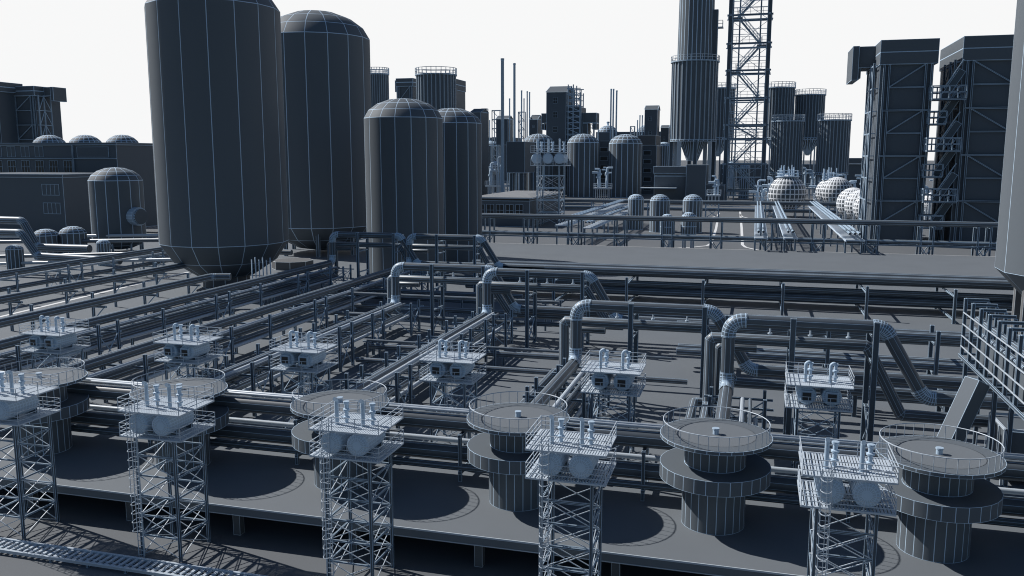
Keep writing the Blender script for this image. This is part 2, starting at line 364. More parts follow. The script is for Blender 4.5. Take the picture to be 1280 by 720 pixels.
# lanes of pipes running away from the viewer, each rising into a loop at its far end
lanes = [   # x, far Y, z, loop length (0 = none), top z, how far the tail goes on to the right
    (-1.65, 74.9, 4.8, 12.3, 10.8, 60.), (-16.4, 82.2, 4.5, 13.2, 10.2, 55.), (-33.6, 108., 3.8, 13.9, 9.6, 60.),
    (-48.4, 112., 3.8, 14.3, 9.4, 30.), (-60.4, 146.5, 5., 13.8, 10.3, 120.), (-75.9, 146.5, 5., 13.8, 10.3, 24.)]
names = ['rightmost', 'second from right', 'third from right', 'fourth from right', 'fifth from right', 'sixth from right']
for (x, Y, z, L, zt, tail), nm in zip(lanes, names):
    ysoff = 62.3
    pth = [(x, ysoff, z), (x, Y, z), (x, Y, zt), (x+L, Y, zt), (x+L+3.3, Y, z+.3), (x+L+3.3+tail, Y, z+.3)]
    lp = pipeline(pth, .58, 'thick pipe of the %s pipe lane, rising into a tall square loop' % nm , 8, bend=1.3, seg=7, name='looped_pipe', group='looped main pipes'); elbows(lp, pth, .63, 1.35, 8)
    # second pipe, mitred corners, lower loop
    x2 = x+1.9; z2 = zt-2.1
    pth = [(x2, ysoff+.6, 3.1), (x2, Y+1.6, 3.1), (x2, Y+1.6, z2), (x2+L-1.6, Y+1.6, z2), (x2+L+1.2, Y+1.6, 3.1), (x2+L+tail*.9, Y+1.6, 3.1)]
    if x < -20: pth = pth[1:]; pth[0] = (x2, Y-14, 3.1)
    pth2 = [(x-1.6, ysoff+.6, 2.6), (x-1.6, Y+1.9, 2.6), (x-1.6, Y+1.9, z2+.1), (x+L-1., Y+1.9, z2+.1), (x+L+2., Y+1.9, 3.), (x+L+tail*.85, Y+1.9, 3.)]
    pipeline(pth2, .52, 'mitred pipe with a lower loop inside the %s tall loop' % nm, 10, bend=.25, seg=1, name='looped_pipe', group='lower mitred pipes inside the loops')
    pipeline([(x-2.9, ysoff+1, 2.5), (x-2.9, Y+3.1, 2.5), (x-.9, Y+3.1, 2.5), (x-.9, Y+3.1, z2-.9), (x+2.4, Y+3.1, z2-.9)], .4, 'slim upright pipe standing beside the %s tall loop' % nm, 8, bend=.2, seg=1, name='upright_pipe', group='slim upright pipes beside the loops')
    for k, (dx, zz, rr, mm) in enumerate(((1.35, 4.3, .22, 'shine'), (2.0, 4.3, .16, 'pipe'), (1.5, 2.75, .36, 'pipe'), (2.5, 2.6, .2, 'shine'))):
        wd = ['upper bright slim', 'upper bright thin', 'lower medium', 'lower bright slim'][k]
        pipeline([(x+dx, ysoff+.3+k*.4, zz), (x+dx, Y-1.5, zz)], rr, '%s pipe alongside the %s thick looped pipe' % (wd, nm), 8, mt=mm, group='smaller pipes of the lanes')
    # tall supports of the loop
    for j, f in enumerate((.42, .94)):
        t = thing('loop_support', 'tall twin post support under the %s end of the %s loop' % (('left', 'right')[j], nm), 'pipe support', (x+L*f, Y, 0), group='tall supports under the pipe loops')
        for y in (-1.3, 2.9):
            q = MB(); q.box((-.22, y-.2, 0), (.22, y+.2, zt+(1.0 if y < 0 else .4)-.4)); q.build('post', 'beam', t)
        for zb in (zt-.75, z2-.75, 3.6): q = MB(); q.box((-.15, -1.3, zb-.18), (.15, 2.9, zb)); q.build('crossbeam', 'beam', t)
        q = MB(); q.bar((0, -1.3, .3), (0, 2.9, 3.4), .12); q.bar((0, 2.9, .3), (0, -1.3, 3.4), .12)
        q.build('cross_brace', 'beam', t)
    # base frame with cross braces around the foot of the riser
    t = thing('braced_frame', 'cross braced steel frame round the foot of the %s loop riser' % nm, 'steel frame', (x, Y-2.2, 0), group='braced frames at the loop risers')
    for dx in (-1.3, 3.2):
        for dy in (0, 3.0):
            q = MB(); q.box((dx-.14, dy-.14, 0), (dx+.14, dy+.14, 4.6)); q.build('post', 'beam', t)
    q = MB()
    for dy in (0, 3.0):
        q.bar((-1.3, dy, .3), (3.2, dy, 3.6), .1); q.bar((3.2, dy, .3), (-1.3, dy, 3.6), .1)
        for zb in (2.0, 3.75): q.bar((-1.9, dy, zb), (3.9, dy, zb), .18)
    for dx in (-1.3, 3.2):
        q.bar((dx, 0, .3), (dx, 3, 3.6), .1); q.bar((dx, 3, .3), (dx, 0, 3.6), .1)
    q.build('bracing', 'beam', t)
# small bent vent pipes on top of the inner loop pipes
for (x, Y, z, L, zt, tail), nm in zip(lanes[:4], names):
    for j, f in enumerate((.28, .55, .8)):
        q = MB(); x0 = x+L*f; q.tube([(x0, Y+2.3, zt-1.7), (x0, Y+2.3, zt-.75), (x0+.5, Y+2.3, zt-.35), (x0+.5, Y+2.3, zt+.1)], .09, 6, bend=.2, seg=2); q.lathe([(.2, zt-1.5), (.2, zt-1.4)], 8, (x0, Y+2.3, 0), cap1=True)
        tag(q.build('vent_pipe_stub', 'shine'), 'bent vent, %s one of three, on the %s loop' % (('left', 'middle', 'right')[j], nm), 'pipe', 'small bent vents on the loops')
# plain lanes on the left
plain = [(-86., 123., 5.), (-100.2, 139.5, 5.), (-122.3, 160., 5.)]
for (x, Y, z), nm in zip(plain, ('third from left', 'second from left', 'leftmost')):
    pipeline([(x, 60, z), (x, Y, z), (x+30 if nm == 'leftmost' else x+3, Y+(0 if nm == 'leftmost' else 1), z)], .6, 'thick straight pipe of the %s pipe lane' % nm, 8, bend=1., seg=4, group='straight thick pipes on the left')
    if nm != 'leftmost':
        k = 0; y = 66.
        while y < Y-2:
            t = thing('high_pipe_support', 'single post carrying the %s straight pipe, %s from the front' % (nm, ORD[k]), 'pipe support', (x, y, 0), group='single posts on the left')
            q = MB(); q.box((-1.3, -.16, 0), (-1., .16, z+1.2)); q.build('post', 'beam', t); q = MB(); q.box((-1.5, -.14, z-.9), (1., .14, z-.62)); q.bar((-1.1, 0, z-2.6), (.6, 0, z-.9), .12); q.build('bracket', 'beam', t); y += 10.5; k += 1
        continue
    for dx, zz, rr, mm in ((1.5, 4.4, .2, 'shine'), (2.3, 2.8, .42, 'pipe')):
        pipeline([(x+dx, 61, zz), (x+dx, Y-2, zz)], rr, '%s pipe beside the thick pipe of the %s lane' % ({.2: 'bright slim', .42: 'lower medium', .25: 'lower slim'}[rr], nm), 8, mt=mm, group='smaller pipes of the lanes')
# trestles under the lanes
def trestle(braced):
    t = thing('pipe_trestle', 'x', 'pipe trestle', (0, 0, 0), group='steel trestles under the pipe lanes')
    for y in ((0, 3.2) if braced else (0,)):
        for x in (-1.9, 3.1):
            q = MB(); q.box((x-.15, y-.15, 0), (x+.15, y+.15, 5.3 if x > 0 else 4.9)); q.build('post', 'beam', t)
        for z in (2.2, 4.0): q = MB(); q.box((-2.3, y-.12, z-.14), (3.5, y+.12, z+.08)); q.build('crossbeam', 'beam', t)
    if braced:
        for x in (-1.9, 3.1): q = MB(); q.bar((x, .1, .2), (x, 3.1, 3.8), .09); q.bar((x, 3.1, .2), (x, .1, 3.8), .09); q.build('cross_brace', 'beam', t)
    return t
tb, tp = trestle(True), trestle(False); first = {True: tb, False: tp}; used = {True: 0, False: 0}
allanes = [(l[0], l[1]-6, n) for l, n in zip(lanes, names)]+[(plain[2][0], plain[2][1]-3, 'leftmost')]
for x, Y, nm in allanes:
    y = 70.5; k = 0
    while y < Y:
        br = k % 2 == 1 or x > -50; lab = '%s steel pipe trestle, %s from the front, under the %s lane' % ('cross braced' if br else 'plain two post', ORD[k], nm)
        if not used[br]: o = first[br]; o.location = (x, y, 0); o['label'] = lab; used[br] = 1
        else: dup(first[br], (x, y, 0), lab)
        y += 9.0 if x > -50 else 11.5; k += 1

# long racks running across: far one behind the loops
def xrack(Y, x0, x1, tiers, step, lab, xs=None, zbase=0., ptop=None, width=5., front=-.7):
    for k, (dy, z, r, mm) in enumerate(tiers):
        pipeline([(x0, Y+dy, z), (x1, Y+dy, z)], r, 'long level pipe, %s counted from the bottom front, on %s' % (ORD[k], lab), 10, mt=mm, group='long level pipes on '+lab)
    x = x0+step*.5; k = 0
    zs = sorted({round(t[1]-t[2]-.25, 1) for t in tiers}); src = None
    while x < x1:
        t = thing('rack_post_frame', 'steel post frame, %s from the left, holding %s' % (ORD[k] if k < 20 else 'number %d' % (k+1), lab), 'rack frame', (x, Y, zbase), group='post frames of '+lab) if src is None else dup(src, (x, Y, zbase), 'steel post frame, %s from the left, holding %s' % (ORD[k], lab))
        if src is None:
            src = t
            for dy in (front, width): q = MB(); q.box((-.2, dy-.2, 0), (.2, dy+.2, (ptop or max(zs)+1.2)-zbase)); q.build('post', 'beam', t)
            for z in sorted({zs[0], zs[-1]}): q = MB(); q.box((-.16, front, z-zbase-.2), (.16, width, z-zbase)); q.build('crossbeam', 'beam', t)
        x += step; k += 1
xrack(148, -50, 130, [(0, 1.6, .65, 'pipe'), (1.6, 1.9, .5, 'pipe'), (2.9, 1.9, .45, 'pipe'), (4.3, 2.1, .6, 'pipe'), (0, 4.9, .7, 'pipe'), (1.6, 4.9, .5, 'pipe'), (2.8, 4.9, .5, 'pipe'), (4.2, 5.1, .65, 'pipe')], 12.2, 'the far cross rack', ptop=5.2, front=-8.5)
xrack(100, -8, 24, [(0, 2.2, .45, 'pipe'), (2., 2.2, .5, 'pipe'), (0, 5.4, .45, 'pipe')], 11., 'the middle cross rack', ptop=6.2, width=2.8)
xrack(86.5, 6, 30, [(0, 1.8, .3, 'pipe'), (1., 1.8, .25, 'pipe'), (2., 1.9, .4, 'pipe')], 8., 'the near cross rack', ptop=2.4, width=2.6)
# low cross pipes in the dark part of the yard
for k, (y, z, r, x0, x1) in enumerate(((90., 1.2, .3, -44, -6), (93., 2.9, .16, -44, -8), (96.5, 1.4, .35, -46, -20), (112., 2.2, .3, -60, -16), (118., 4.2, .25, -62, -26), (122., 1.6, .4, -66, -30), (128., 3.2, .35, -60, -34), (132., 1.4, .4, -64, -40))):
    pipeline([(x0, y, z), (x1, y, z)], r, ['low dark pipe nearest the viewer behind the loops', 'thin pipe crossing between the second and third loops', 'low pipe crossing the shaded yard behind the tall risers', 'slim pipe crossing the shadow of the big silo',
             'raised slim pipe crossing the yard behind the third loop', 'low medium pipe crossing in front of the far rack', 'raised medium pipe in front of the far rack', 'low pipe lying just before the far rack'][k], 8)
# supports for them
for k, (x, y, h) in enumerate([(x, y, h) for y, h in ((93, 2.8), (96.5, 1.1), (118, 4.), (122, 1.3), (128, 2.9)) for x in (-44, -36, -28)]):
    q = MB(); q.box((x-.12, y-.12, 0), (x+.12, y+.12, h)); q.box((x-.5, y-.15, h-.12), (x+.5, y+.15, h)); tag(q.build('pipe_post', 'beam'), 'short T headed post holding a low pipe in the yard behind the loops', 'post', 'short posts under the low pipes')

# left loops in front of the buildings
for k, (pts, r, l) in enumerate((
        ([atY(-60, 273, 150), atY(28, 276, 150), atY(47, 309, 150), atY(112, 311, 150)], .85, 'upper bent pipe at the left edge before the low building'),
        ([atY(-60, 289, 146), atY(26, 291, 146), atY(47, 320, 146), atY(150, 326, 146)], .8, 'lower bent pipe at the left edge before the low building'))):
    pipeline(pts, r, l, 12, bend=1.2, seg=5)
for k, (a, b, Y, r) in enumerate((((-60, 322), (215, 316), 158, .45), ((-60, 331), (225, 324), 150, .35), ((-60, 303), (210, 300), 176, .5), ((-60, 296), (200, 294), 184, .4))):
    pipeline([atY(*a, Y), atY(b[0], b[1], Y)], r, ['slim cross pipe nearest the left lanes', 'thin cross pipe just behind the left lanes', 'medium cross pipe passing under the small vented silo', 'thin cross pipe farthest back at the left'][k], 8, mt='shine' if k % 2 else 'pipe')

# ================================================================ SILOS
def ctr(xc, yrow, w, Yc):
    p = atY(xc, yrow, Yc); a = math.atan((xc-640)/F)
    return p.x, Yc, w/2*depth(p)/F*math.cos(a)
def zr(xc, y, c, sgn=1):      # height of the rim point facing the camera seen at pixel row y
    r = ray(xc, y); d = math.hypot(c[0], c[1])-sgn*c[2]
    return H+r[2]/math.hypot(r[0], r[1])*d
DOME = [(1, 0), (.88, .20), (.66, .36), (.36, .47), (.05, .5)]
def silo(name, label, xc, yrow, w, Yc, ytop, ybot=None, n=16, zb=0., dome=1., cone=True, legs=True, mt='steel', group=None, a0=.1, nlegs=8):
    c = ctr(xc, yrow, w, Yc); Rr = c[2]; zt = zr(xc, ytop, c)
    z0 = zr(xc, ybot, c) if ybot else zb
    t = thing(name, label, 'silo', (c[0], c[1], 0), group=group)
    m = MB(); m.lathe([(Rr, z0), (Rr, zt)], n, a0=a0); m.build('shell', mt, t)
    m = MB(); m.lathe([(Rr*a, zt+Rr*b*dome) for a, b in DOME], n, a0=a0, cap1=True); m.build('dome', mt, t)
    if ybot and cone:
        z1 = max(zb+.7, z0-Rr*.60); k = (z0-z1)
        m = MB(); m.lathe([(Rr*.12, z1), (Rr*.46, z1+.12*k), (Rr*.80, z1+.5*k), (Rr, z0)], n, a0=a0, cap0=True); m.build('bottom_cone', mt, t)
        if legs:
            for j in range(nlegs):
                a = j*2*math.pi/max(1, nlegs)+(.4 if nlegs == 8 else math.pi/4); x, y = Rr*.86*math.cos(a), Rr*.86*math.sin(a); s = Rr*(.028 if nlegs == 8 else .045)
                q = MB(); q.box((x-s, y-s, zb), (x+s, y+s, z0-.05*Rr)); q.build('leg', 'beam', t)
    return t, c, zt
S1 = silo('giant_silo', 'giant dark silo in the left foreground whose top leaves the frame', 281, 300, 164, 144, -1, 309, dome=.9, nlegs=0)
q = MB(); q.lathe([(4.4, 0), (4.2, 5.)], 12); q.build('support_skirt', 'concrete', S1[0])
silo('giant_silo', 'second giant dark silo, domed, just right of the biggest one', 398, 150, 136, 204, 40, 286, a0=.3)
silo('domed_silo', 'dark domed silo with lit left side in the centre left', 505.5, 200, 99, 170, 146, None, a0=.18, n=16)
silo('domed_silo', 'dark domed silo half hidden behind the central left silo', 565, 200, 76, 192, 153, None, n=16)
S5 = silo('vented_silo', 'small dark domed silo with a round side vent at the left', 146, 250, 70, 190, 226, 302, n=14)
# round vent on the small silo
t, c, zt = S5; v = atY(172, 270, 190); rr = c[2]; q = MB(); ang = -.2; dirv = V((math.cos(ang), math.sin(ang), 0))
base = V((0, 0, v.z))+dirv*rr*.86; q.tube([base, base+dirv*rr*.38], rr*.36, 18, caps=True); vt = q.build('round_vent', 'pale', t)
q = MB(); q.tube([base+dirv*rr*.38, base+dirv*rr*.46], rr*.30, 18); q.build('vent_cover', 'steel', vt)
# the pale lit silo on the right edge
Yr = 124; cR = atY(1238, 335, Yr); RR = 13.5; cx = cR.x+RR*1.0+1.6
t = thing('giant_silo', 'giant sunlit silo cut by the right edge of the picture', 'silo', (cx, Yr+3, 0))
q = MB(); q.lathe([(RR, cR.z-.6), (RR, 62)], 14, a0=.18); q.build('shell', 'steel', t)
q = MB(); q.lathe([(RR*a, 62+RR*b) for a, b in DOME], 14, a0=.18, cap1=True); q.build('dome', 'steel', t)
q = MB(); z0 = cR.z-.6; q.lathe([(RR*.12, z0-6.2), (RR*.48, z0-5.8), (RR*.76, z0-3.4), (RR, z0)], 14, a0=.18, cap0=True); q.build('bottom_cone', 'steel', t)
for j in range(8):
    a = j*math.pi/4+.25; x, y = RR*.8*math.cos(a), RR*.8*math.sin(a); q = MB(); q.box((x-.5, y-.5, 0), (x+.5, y+.5, z0-2)); q.build('leg', 'concrete', t)
# octagonal pads
for p_, r, h, l in ((atz(226, 395), 4.6, 2.2, 'octagonal concrete pad with a pale top before the biggest silo'), (atz(366, 335), 4.6, 1.8, 'octagonal concrete pad between the two giant silos')):
    q = MB(); q.lathe([(r, 0), (r, h)], 8, a0=.39, smooth=False, cap1=True); o = q.build('silo_pad', 'concrete'); o.location = p_; tag(o, l, 'foundation')
# bundle of thin vertical pipes in front of the giant silo
t = thing('riser_bundle', 'bundle of thin upright pipes before the foot of the giant silo', 'pipe bundle', tuple(atz(317, 380, 0)))
for k in range(6):
    q = MB(); q.tube([(k*.7, 0, 0), (k*.7, 0, 7.6+.4*(k % 2))], .10, 6); q.build('upright_pipe', 'beam', t)
q = MB(); q.bar((-.2, 0, 3), (3.9, 0, 3), .12); q.build('clamp_bar', 'beam', t)
# small domed tanks, left
for k, (x, w, yt, Y, yb, l) in enumerate(((57, 35, 295, 172, 0, 'small domed tank at left with its dome behind the bent pipe'), (91, 36, 292, 176, 0, 'small domed tank at left between bent pipe and vented silo'),
                                     (129, 18, 304, 165, 0, 'narrow domed tank just below the small vented silo'), (18, 24, 312, 150, 0, 'narrow dark domed tank at the left edge under the bent pipe'))):
    silo('domed_tank', l, x, yt, w, Y, yt, None, n=14, group='small domed tanks at the left')
for k, (x, l) in enumerate(((62, 'left'), (107, 'middle'), (153, 'right'))):
    silo('domed_silo', '%s one of three glassy domes rising behind the long left building' % l, x, 180, 45, 296, 181, None, n=18, group='three domed silos behind the long building', dome=1.25)
# far domed silos, centre
for x, w, yt, Y, l in ((673, 40, 178, 600, 'far domed silo left of the distant three drum tower'), (729, 40, 178, 598, 'far domed silo right of the distant three drum tower'), (782, 42, 179, 602, 'far domed silo with lit left side near the tall stack'),
                    (614, 21, 182, 660, 'small far domed silo beside the two thin chimneys'), (830, 17, 182, 680, 'small far domed silo left of the tall ribbed stack')):
    silo('domed_silo', l, x, yt, w, Y, yt, None, n=18, zb=GZ, dome=1.1)
for x, w, yt, Y, l in ((795, 20, 249, 330, 'small domed tank behind the deck, leftmost of three'), (825, 25, 251, 322, 'small domed tank behind the deck, middle of three'), (866, 25, 251, 322, 'small domed tank behind the deck, rightmost of three')):
    silo('domed_tank', l, x, yt, w, Y, yt, None, n=16, zb=GZ, dome=1.2)
for x, w, yt, l in ((834, 17, 275, 'left upright capsule tank on legs close behind the deck'), (861, 20, 274, 'right upright capsule tank on legs close behind the deck')):
    c = ctr(x, yt, w, 262); t = thing('capsule_tank', l, 'tank', (c[0], c[1], GZ)); rr = c[2]; zt = zr(x, yt, c)-GZ; zb_ = zr(x, 293, c)-GZ
    q = MB(); q.lathe([(.1, zb_-rr*.9), (rr*.5, zb_-rr*.75), (rr*.85, zb_-rr*.45), (rr, zb_), (rr, (zb_+zt)/2), (rr, zt), (rr*.85, zt+rr*.45), (rr*.5, zt+rr*.75), (.1, zt+rr*.85)], 16); q.build('shell', 'steel', t)
    for j in range(4):
        a = j*math.pi/2+.6; q = MB(); q.bar((rr*.75*math.cos(a), rr*.75*math.sin(a), 0), (rr*.75*math.cos(a), rr*.75*math.sin(a), zb_-.2*rr), .5); q.build('leg', 'shine', t)

# ribbed silos with railing, hopper bottom and legs
def ribbed(label, xc, w, ytop, Y, yhop, n=30, hop=.97, group='ribbed railed silos in the background', legs=8, rings=()):
    c = ctr(xc, ytop, w, Y); Rr = c[2]; zt = zr(xc, ytop, c); z0 = zr(xc, yhop, c)
    t = thing('ribbed_silo', label, 'silo', (c[0], c[1], GZ), group=group); zt -= GZ; z0 -= GZ
    q = MB(); q.lathe([(Rr, z0), (Rr, zt)], n, smooth=False); q.build('shell', 'steel', t, seam=0.)
    q = MB()
    for j in range(n):
        a = 2*math.pi*j/n; a2 = a+.26*2*math.pi/n; p0 = V((Rr*1.03*math.cos(a), Rr*1.03*math.sin(a), 0)); p1 = V((Rr*1.03*math.cos(a2), Rr*1.03*math.sin(a2), 0))
        q.quad(p0+V((0, 0, z0)), p1+V((0, 0, z0)), p1+V((0, 0, zt)), p0+V((0, 0, zt)), nl=True)
        q.quad(p0*.96+V((0, 0, z0)), p0+V((0, 0, z0)), p0+V((0, 0, zt)), p0*.96+V((0, 0, zt)), nl=True); q.quad(p1+V((0, 0, z0)), p1*.96+V((0, 0, z0)), p1*.96+V((0, 0, zt)), p1+V((0, 0, zt)), nl=True)
    q.build('ribs', 'rib', t)
    q = MB(); q.lathe([(Rr*.98, zt-.4), (Rr*1.08, zt-.3), (Rr*1.08, zt+.4), (Rr*.3, zt+.8)], n, cap1=True); q.build('roof_rim', 'steel', t)
    q = MB(); ring = [V((Rr*1.06*math.cos(2*math.pi*k/26), Rr*1.06*math.sin(2*math.pi*k/26), zt+.4)) for k in range(26)]; q.rail(ring, 3.4, .28, 100, (1., .55), close=True); q.build('railing', 'thin', t)
    q = MB(); q.lathe([(Rr*(.12 if hop > .9 else .26), max(2, z0-Rr*(1.25 if hop > .9 else .95))), (Rr*hop, z0), (Rr, z0+.01)], n, smooth=False, cap0=True); q.build('hopper', 'steel', t)
    q = MB(); q.lathe([(Rr*1.02, z0-1.4), (Rr*1.04, z0-1.3), (Rr*1.04, z0), (Rr*1.0, z0+.1)], n); q.build('base_ring', 'steel', t)
    for j in range(legs):
        a = 2*math.pi*j/legs+.2; x, y = Rr*.95*math.cos(a), Rr*.95*math.sin(a); s = Rr*(.05 if hop > .9 else .085)
        q = MB(); q.box((x-s, y-s, 0), (x+s, y+s, z0)); q.build('leg', 'shine' if j % 2 else 'beam', t)
    return t, c, zt
ribbed('ribbed silo with railed top behind the central domed silos', 545, 49, 92, 470, 215)
ribbed('ribbed silo peeking out right of the second giant silo', 472, 27, 92, 500, 215)
ribbed('ribbed silo right of the lattice stair tower, back row left', 975, 37, 109, 640, 172)
ribbed('ribbed silo in the back row farthest right', 1013, 37, 118, 650, 172)
ribbed('ribbed silo in the front pair, above the storage sphere', 985, 39, 151, 560, 216)
ribbed('ribbed silo in the front pair, farthest right', 1043, 41, 150, 560, 216)
ribbed('ribbed silo partly hidden behind the tall stack', 900, 38, 110, 690, 172)
t, c, zt = ribbed('tall ribbed stack with a narrower upper shaft leaving the frame', 869, 57, 75, 600, 174, n=30, group=None, hop=.62)
t.name = 'ribbed_stack'; t['category'] = 'stack'
Rr = c[2]; q = MB(); q.lathe([(Rr*.80, zt), (Rr*.76, zt+60)], 26, smooth=False); q.build('upper_shaft', 'steel', t)
q = MB(); q.box((Rr*.72, -Rr*.2, zt), (Rr*.95, Rr*.2, zt+33)); q.build('duct', 'steel', t)
q = MB(); q.rail([(Rr*.95, -3, zt+22), (Rr*1.15, -3, zt+22), (Rr*1.15, 3, zt+22)], 4, .3, 3); q.box((Rr*.95, -3.2, zt+21.4), (Rr*1.18, 3.2, zt+22)); q.build('duct_balcony', 'thin', t)

# ================================================================ LATTICE STAIR TOWER
p = atz(938, 250, GZ); Yt = 560; a = atY(915, 0, Yt); b = atY(963, 0, Yt); wd = (b.x-a.x)
t = thing('stair_tower', 'dark open lattice tower with zigzag stairs right of the tall stack', 'tower', ((a.x+b.x)/2, Yt, GZ))
ht = a.z-GZ+18; hw = wd/2; lz = [atY(935, y, Yt).z-GZ for y in (-12, 22, 57, 90, 124, 157, 174, 205, 238)]
for x in (-hw, hw):
    for y in (-hw, hw): q = MB(); q.box((x-1.2, y-1.2, 0), (x+1.2, y+1.2, ht)); q.build('leg', 'beam', t)
for z in lz:
    if z < 1: continue
    q = MB()
    for s in (-hw, hw): q.bar((-hw-2, s, z), (hw+2, s, z), 1., 1.1); q.bar((s, -hw-2, z), (s, hw+2, z), 1., 1.1)
    q.bar((-hw-2, -hw, z-2.6), (hw+2, -hw, z-2.6), .6, .6); q.bar((-hw-1.2, -hw, z-2.7), (-hw-1.2, -hw, z+.2), .6); q.bar((hw+1.2, -hw, z-2.7), (hw+1.2, -hw, z+.2), .6)
    q.build('ring_beam', 'beam', t)
q = MB(); dirn = 1
for z0, z1 in zip(lz[1:], lz[:-1]):
    x0, x1 = -hw*.62*dirn, hw*.62*dirn
    for y in (-2.4, 2.4):
        q.bar((x0, y, z0), (x1, y, z1), .45, .8); 
        for e in (2.2, 4.4): q.bar((x0, y, z0+e), (x1, y, z1+e), .26)
        for k in range(7): f = k/6; xx = x0+(x1-x0)*f; zz = z0+(z1-z0)*f; q.bar((xx, y, zz), (xx, y, zz+4.2), .22)
    for k in range(14): f = (k+.5)/14; xx = x0+(x1-x0)*f; zz = z0+(z1-z0)*f; q.box((xx-.45, -2.3, zz-.08), (xx+.45, 2.3, zz+.08))
    q.box((x1-2.5, -4, z1-.3), (x1+4*dirn if dirn > 0 else x1+2.5, 4, z1)) if dirn > 0 else q.box((x1-4, -4, z1-.3), (x1+2.5, 4, z1))
    dirn = -dirn
q.build('stairs', 'beam', t)
for s_ in (-hw, hw):
    for ax_ in (0, 1):
        q = MB(); f_ = (lambda a_, z_: (a_, s_, z_)) if ax_ == 0 else (lambda a_, z_: (s_, a_, z_))
        for z0, z1 in zip(lz[1:], lz[:-1]):
            zm = (z0+z1)/2; q.bar(f_(-hw, zm), f_(hw, zm), .3)
            if ax_ or s_ > 0: q.bar(f_(-hw, z0), f_(hw, z1), .26); q.bar(f_(hw, z0), f_(-hw, z1), .26)
        q.build('lattice', 'beam', t)
for sg in (-1, 1):
    q = MB(); q.bar((sg*hw*.55, hw*.55, 0), (sg*hw*.55, hw*.55, ht), .9); q.build('inner_column', 'beam', t)
for z in lz[:-1]:
    q = MB(); q.rail([(-hw, -hw, z), (hw, -hw, z)], 4, .2, 4); q.build('railing', 'thin', t)

# ================================================================ BIG CLAD BLOCKS
def block(label, x0p, x1p, ytop, Yf, dep, flip=False, arm=True, zb=GZ, yhead=30, arms=-1):
    a = atY(x0p, ytop, Yf); b = atY(x1p, ytop, Yf); W = b.x-a.x; h = a.z-zb; hd = yhead/F*depth(a)
    t = thing('boiler_block', label, 'building', (a.x, Yf, zb), group='tall clad blocks')
    q = MB(); q.box((0, 1, 0), (W-.06*W, dep, h-hd)); q.build('wall', 'wall', t, seam=.12)
    q = MB(); q.box((-W*.02, 0, h-hd), (W*1.0, dep*1.02, h-hd*.5)); q.box((-W*.02, 0, h-hd*.5+.02), (W*1.0, dep*1.02, h)); q.build('head_box', 'steel', t)
    q = MB(); n = 6; cw = W*.034
    for x in (W*.07, W*.16, W*.80, W*.90): q.bar((x, .4, 0), (x, .4, h-hd), cw)
    zs = [(h-hd)*(1-k/4.) for k in range(5)]
    for k, (z1, z0) in enumerate(zip(zs, zs[1:])):
        q.bar((W*.07, .3, z0), (W*.92, .3, z0), cw, cw*.8); q.bar((W*.16, .3, (z0+z1)/2), (W*.8, .3, (z0+z1)/2), cw*.6)
        if flip: q.bar((W*.16, .3, z1), (W*.8, .3, (z0+z1)/2), cw*.55)
        else: q.bar((W*.8, .3, z1), (W*.16, .3, (z0+z1)/2), cw*.55)
    q.build('frame', 'beam', t, seam=.10)
    # side lattice
    q = MB(); xs = -W*.09 if arms < 0 else W*1.04
    for y in (dep*.1, dep*.3, dep*.55): q.bar((xs, y, 0), (xs, y, h-hd*.9), cw)
    for k in range(8):
        z0 = (h-hd)*k/8; z1 = (h-hd)*(k+1)/8
        q.bar((xs, dep*.1, z0), (xs, dep*.3, z1), cw*.5); q.bar((xs, dep*.3, z1), (xs, dep*.55, z0), cw*.5); q.bar((xs, dep*.1, z1), (xs, dep*.55, z1), cw*.6)
        q.bar((xs, dep*.1, z1), (0 if arms < 0 else W*.94, dep*.1, z1), cw*.5)
    q.build('side_lattice', 'beam', t)
    if arm:
        q = MB(); s = arms; xa = 0 if s < 0 else W; L1 = W*.33
        lo, hi = sorted((xa+s*.1, xa+s*L1)); q.box((lo, dep*.35, h-hd*.95), (hi, dep*.75, h-hd*.05))
        lo, hi = sorted((xa+s*L1, xa+s*W*.45)); q.box((lo, dep*.3, h-hd*1.5), (hi, dep*.8, h-hd*.05)); lo, hi = sorted((xa+s*W*.27, xa+s*L1)); q.box((lo, dep*.36, h-hd*1.4), (hi, dep*.74, h-hd*.96))
        q.build('overhead_duct', 'steel', t)
    return t, W, h, hd
bR1 = block('tall dark clad block with an overhanging duct on its left', 1103, 1175, 50, 292, 34)
bR2 = block('tall dark clad block at the right, partly behind the lit silo', 1207, 1290, 45, 292, 34, flip=True, arm=False)
# gantry stairs between the two blocks
a = atY(1168, 60, 296); b = atY(1212, 60, 296); gw = b.x-a.x
t = thing('gantry_stairs', 'railed stair landings hanging between the two tall right blocks', 'stairs', (a.x-1.2, 287, GZ))
for k, (yy, x0, x1) in enumerate(((125, 0, .95), (155, 0, .5), (188, -.05, .9), (220, -.05, .5), (250, -.05, .9), (283, -.05, .6))):
    z = atY(1180, yy, 296).z-GZ; dpt = 3 if k % 2 else 0; q = MB(); rl = MB()
    q.box((gw*x0, dpt, z-.5), (gw*x1, dpt+6, z)); rl.rail([(gw*x0, dpt, z), (gw*x1, dpt, z), (gw*x1, dpt+6, z), (gw*x0, dpt+6, z)], 3.6, .34, 2.6, (1., .5), close=True)
    z2 = z+(30/F*300); q.bar((gw*.35, dpt+3, z), (gw*.85, dpt+3, z2), .5, 2.)
    rl.bar((gw*.35, dpt+2, z+3.), (gw*.85, dpt+2, z2+3.), .28); q.build('landing', 'beam', t); rl.build('railing', 'beam', t)
block('tall dark clad block at the left edge with a duct on its right', 12, 42, 108, 330, 16, arms=1, zb=0., yhead=12)
block('dark clad block cut by the left edge of the picture', -48, -4, 103, 320, 14, arm=False, zb=0., yhead=12)
